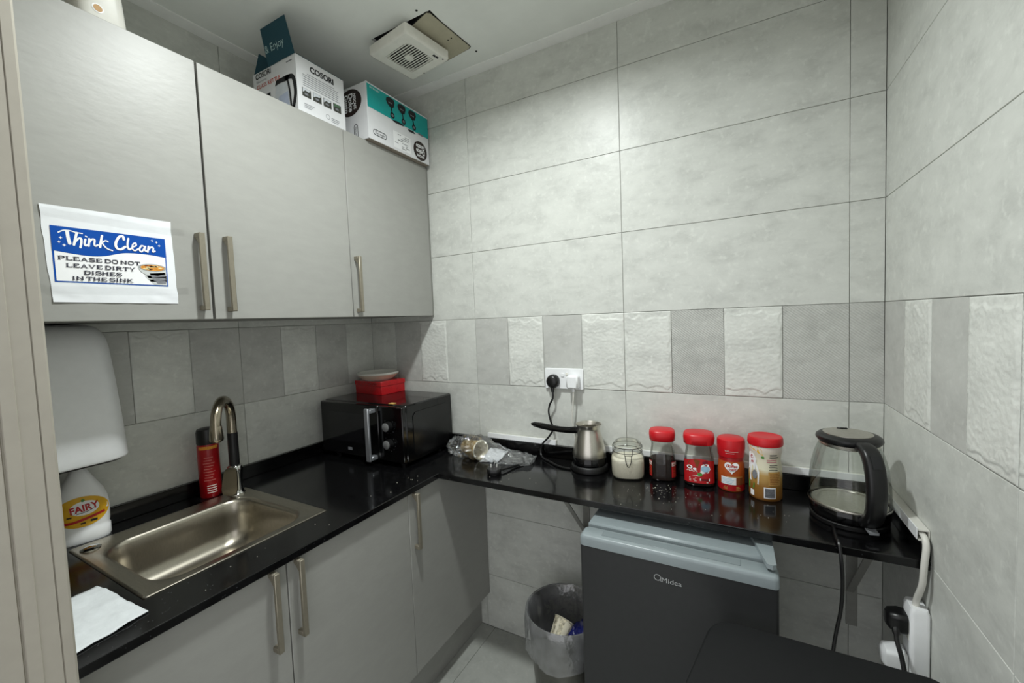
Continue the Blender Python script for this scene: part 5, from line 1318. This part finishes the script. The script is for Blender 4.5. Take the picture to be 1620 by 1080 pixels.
# torn strip along the colour change
m.mark(fr2, [(cy0 + 0.130, zt_ - 0.002), (cy0 + 0.160, zt_ + 0.004), (cy0 + 0.205, zt_ + 0.003), (cy0 + 0.200, zt_ - 0.004), (cy0 + 0.150, zt_ - 0.007)], 1)
m.mark(fr2, [(cy0 + 0.225, zt_ - 0.004), (cy0 + 0.262, zt_ - 0.001), (cy0 + 0.275, zt_ - 0.010), (cy0 + 0.235, zt_ - 0.013)], 1)
m.mark(fr2, [(cy0 + 0.290, zt_ + 0.004), (cy0 + 0.330, zt_ + 0.004), (cy0 + 0.325, zt_ - 0.004), (cy0 + 0.295, zt_ - 0.003)], 2)
# oval badge, sticker, round logo turned upside down
m.stroke(fr2, rrect(cy0 + 0.060, 2.212, 0.070, 0.020, 0.0095) + rrect(cy0 + 0.060, 2.212, 0.070, 0.020, 0.0095)[:1], 0.0026, 1, False, False)
m.text(fr2, "De'Longhi", cy0 + 0.060, 2.212, 0.012, 1, width=0.050)
m.rect(fr2, cy0 + 0.135, cy0 + 0.240, 2.190, 2.258, 3)
random.seed(5)
for k in range(16):
    a = cy0 + 0.140 + random.random() * 0.07; b = 2.196 + (k % 8) * 0.0075
    m.rect(fr3, a, a + random.uniform(.012, .03), b, b + 0.0025, random.choice((2, 2, 1)))
def logo(fa, fb_, ca, cb, ra, rb, rot):
    m.disc(fa, ca, cb, ra, rb, 4, 30, 1)
    def q(a, b): return (ca + (a * math.cos(rot) - b * math.sin(rot)), cb + (a * math.sin(rot) + b * math.cos(rot)))
    for txt, dy, sz, wd in (('NESCAFE', 0.55, 0.014, 1.15), ('Dolce', 0.12, 0.026, 1.35), ('Gusto', -0.38, 0.026, 1.35)):
        m.text(lambda a, b: fb_(*q(a, b)), txt, 0.0, dy * rb, sz * rb / 0.04, 3, bold=0.03, width=wd * min(ra, rb))
logo(fr2, fr3, cy1 - 0.062, 2.226, 0.045, 0.042, PI)
logo(fl_, fl2, cx0 + 0.208, 2.335, 0.066, 0.052, -PI / 2)
m.disc(fl_, cx0 + 0.120, 2.250, 0.052, 0.045, 4, 24, 1)
m.stroke(fl2, rrect(cx1 - 0.068, 2.215, 0.020, 0.060, 0.0095) + rrect(cx1 - 0.068, 2.215, 0.020, 0.060, 0.0095)[:1], 0.0026, 1, False, False)
m.text(fl2, "De'Longhi", cx1 - 0.068, 2.212, 0.012, 1, width=0.046, rot=-PI / 2)
m.build('print', [TEAL, INK, INKG, PRINTW, M('print_dark_brown', '2a1d19', 0.5)], t, recalc=False, smooth=0)

# white container near the camera
t = thing('plastic_container', 'white plastic container with an orange spot on the first wall cabinet', 'container', (0.370, -1.143, ZT))
kx, ky = 0.370, -1.143
MB().loft([loop3(rrect(kx, ky, 0.094 - q, 0.094 - q, 0.022), z) for z, q in ((ZT, 0.004), (ZT + 0.004, 0), (ZT + 0.20, 0.020), (ZT + 0.225, 0.030), (ZT + 0.235, 0.044))]).build('body', WHITEW, t, smooth=50)
def kf(lift): return lambda a, b: (kx + 0.0470 - (b - ZT) * 0.050 + lift, ky + a, b)
m = MB().disc(kf(0.0012), -0.010, ZT + 0.026, 0.0105, 0.0105, 0, 18, 1).disc(kf(0.0018), -0.010, ZT + 0.026, 0.0080, 0.0080, 1, 18, 1)
m.build('spot', [WHITE, M('orange_cap', 'b58b52', 0.5)], t, recalc=False)
MB().lathe([(0.030, 0.2355), (0.030, 0.258), (0.026, 0.262), (0, 0.262)], 24, (kx, ky, ZT)).build('cap', WHITE, t)

# ================================================================== CEILING: FAN, BOARD, LAMP
t = thing('extractor_fan', 'square off-white extractor fan hanging from the ceiling', 'fan', (0.600, -0.287, 2.478), math.radians(-8))
S_ = 0.109
fz = [(0.0, 0.012), (0.006, 0.002), (0.018, 0.0), (0.026, 0.002)]
m = MB().loft([loop3(rrect(0, 0, 2 * (S_ - i), 2 * (S_ - i), 0.010), z) for z, i in ((0.0, 0.008), (0.003, 0.002), (0.007, 0.0), (0.034, 0.0), (0.036, 0.002))], False, True)
# underside frame round the grille opening
R_ = 0.083
sqp = rrect(0, 0, 2 * (S_ - 0.008), 2 * (S_ - 0.008), 0.010, 9)
nq = len(sqp)
inn = []
for x, y in sqp:
    a = math.atan2(y, x); inn.append((0.080 * math.copysign(min(1, abs(math.cos(a)) * 1.12), math.cos(a)), 0.080 * math.copysign(min(1, abs(math.sin(a)) * 1.12), math.sin(a))))
m.loft([loop3(sqp, 0.0), loop3(inn, 0.0006), loop3(inn, 0.012)], False, False)
m.build('housing', IVORY, t, world=False, smooth=40)
MB().box(-0.084, 0.084, -0.084, 0.084, 0.0078, 0.0118).build('backing', IVORY, t, world=False)
MB().lathe([(0.073, 0.0), (0.073, 0.0006)], 32, (-0.004, 0, 0.0070)).build('fan_shade_disc', M('fan_dark', '1d1a16', 0.8), t, world=False)  # solid dark disc, painted as the shaded hollow behind the slats
MB().lathe([(0.017, 0.0025), (0.018, 0.0068)], 24, (-0.004, 0, 0)).build('hub', IVORY, t, world=False)
for k in range(14):
    y_ = -0.072 + k * 0.1440 / 13; hw = 0.079
    MB().box(-hw, hw, y_ - 0.0021, y_ + 0.0021, 0.0008, 0.0030, 0.0005).build('slat', IVORY, t, world=False)
MB().box(0.080, 0.090, 0.044, 0.056, -0.0006, 0.001).box(0.081, 0.090, 0.058, 0.070, -0.0006, 0.001).build('badge', INK, t, world=False, smooth=0)
MB().box(-0.08, 0.08, -0.085, 0.085, 0.0365, 0.062).build('motor_box', DARKGAP, t, world=False)
for qx, qy in ((0.095, 0.086), (-0.030, 0.100)): MB().lathe([(0.003, -0.0012), (0.003, 0.001)], 10, (qx, qy, 0.0)).build('screw', INK, t, world=False)

t = thing('ceiling_board', 'bare beige board patch in the ceiling next to the fan', 'board', (0.725, -0.262, H))
q = [(0.645, -0.352), (0.768, -0.384), (0.778, -0.376), (0.796, -0.156), (0.786, -0.148), (0.660, -0.132)]
MB().prism(q, H - 0.0035, H - 0.0006, 'xy').build('panel', BOARD, t)
qc = (0.722, -0.262)
q2 = [(qc[0] + (x - qc[0]) * 1.045, qc[1] + (y - qc[1]) * 1.03) for x, y in q]
MB().prism(q2, H - 0.0016, H - 0.0004, 'xy').build('gap_shade_edge', DARKGAP, t)  # dark sheet painted as the shade in a gap round the board
for x, y in ((0.765, -0.235), (0.748, -0.232)): MB().lathe([(0.0028, -0.0008), (0.0028, 0.001)], 10, (x, y, H - 0.0036)).build('screw_hole', DARKGAP, t)
for x, y, w_ in ((0.745, -0.408, 'dark screw head in the ceiling in front of the board'), (0.80, -0.115, 'dark screw head in the ceiling behind the board')):
    o = MB().lathe([(0.0035, -0.0016), (0.0045, -0.0004), (0.0045, 0.0)], 12, (0, 0, 0)).build('screw', DARKGAP); o.location = (x, y, H - 0.0001); tag(o, w_, 'screw', 'screws in the ceiling')

t = thing('downlight', 'round recessed ceiling downlight above the room', 'lamp', LAMP)
MB().lathe([(0.070, -0.010), (0.086, -0.008), (0.092, -0.001), (0.092, 0.0), (0.070, 0.0)], 40, cap0=False, cap1=False).build('ring', WHITE, t, world=False)
MB().lathe([(0.070, -0.0070), (0.0, -0.0068)], 40, cap0=False).build('diffuser', LED, t, world=False)
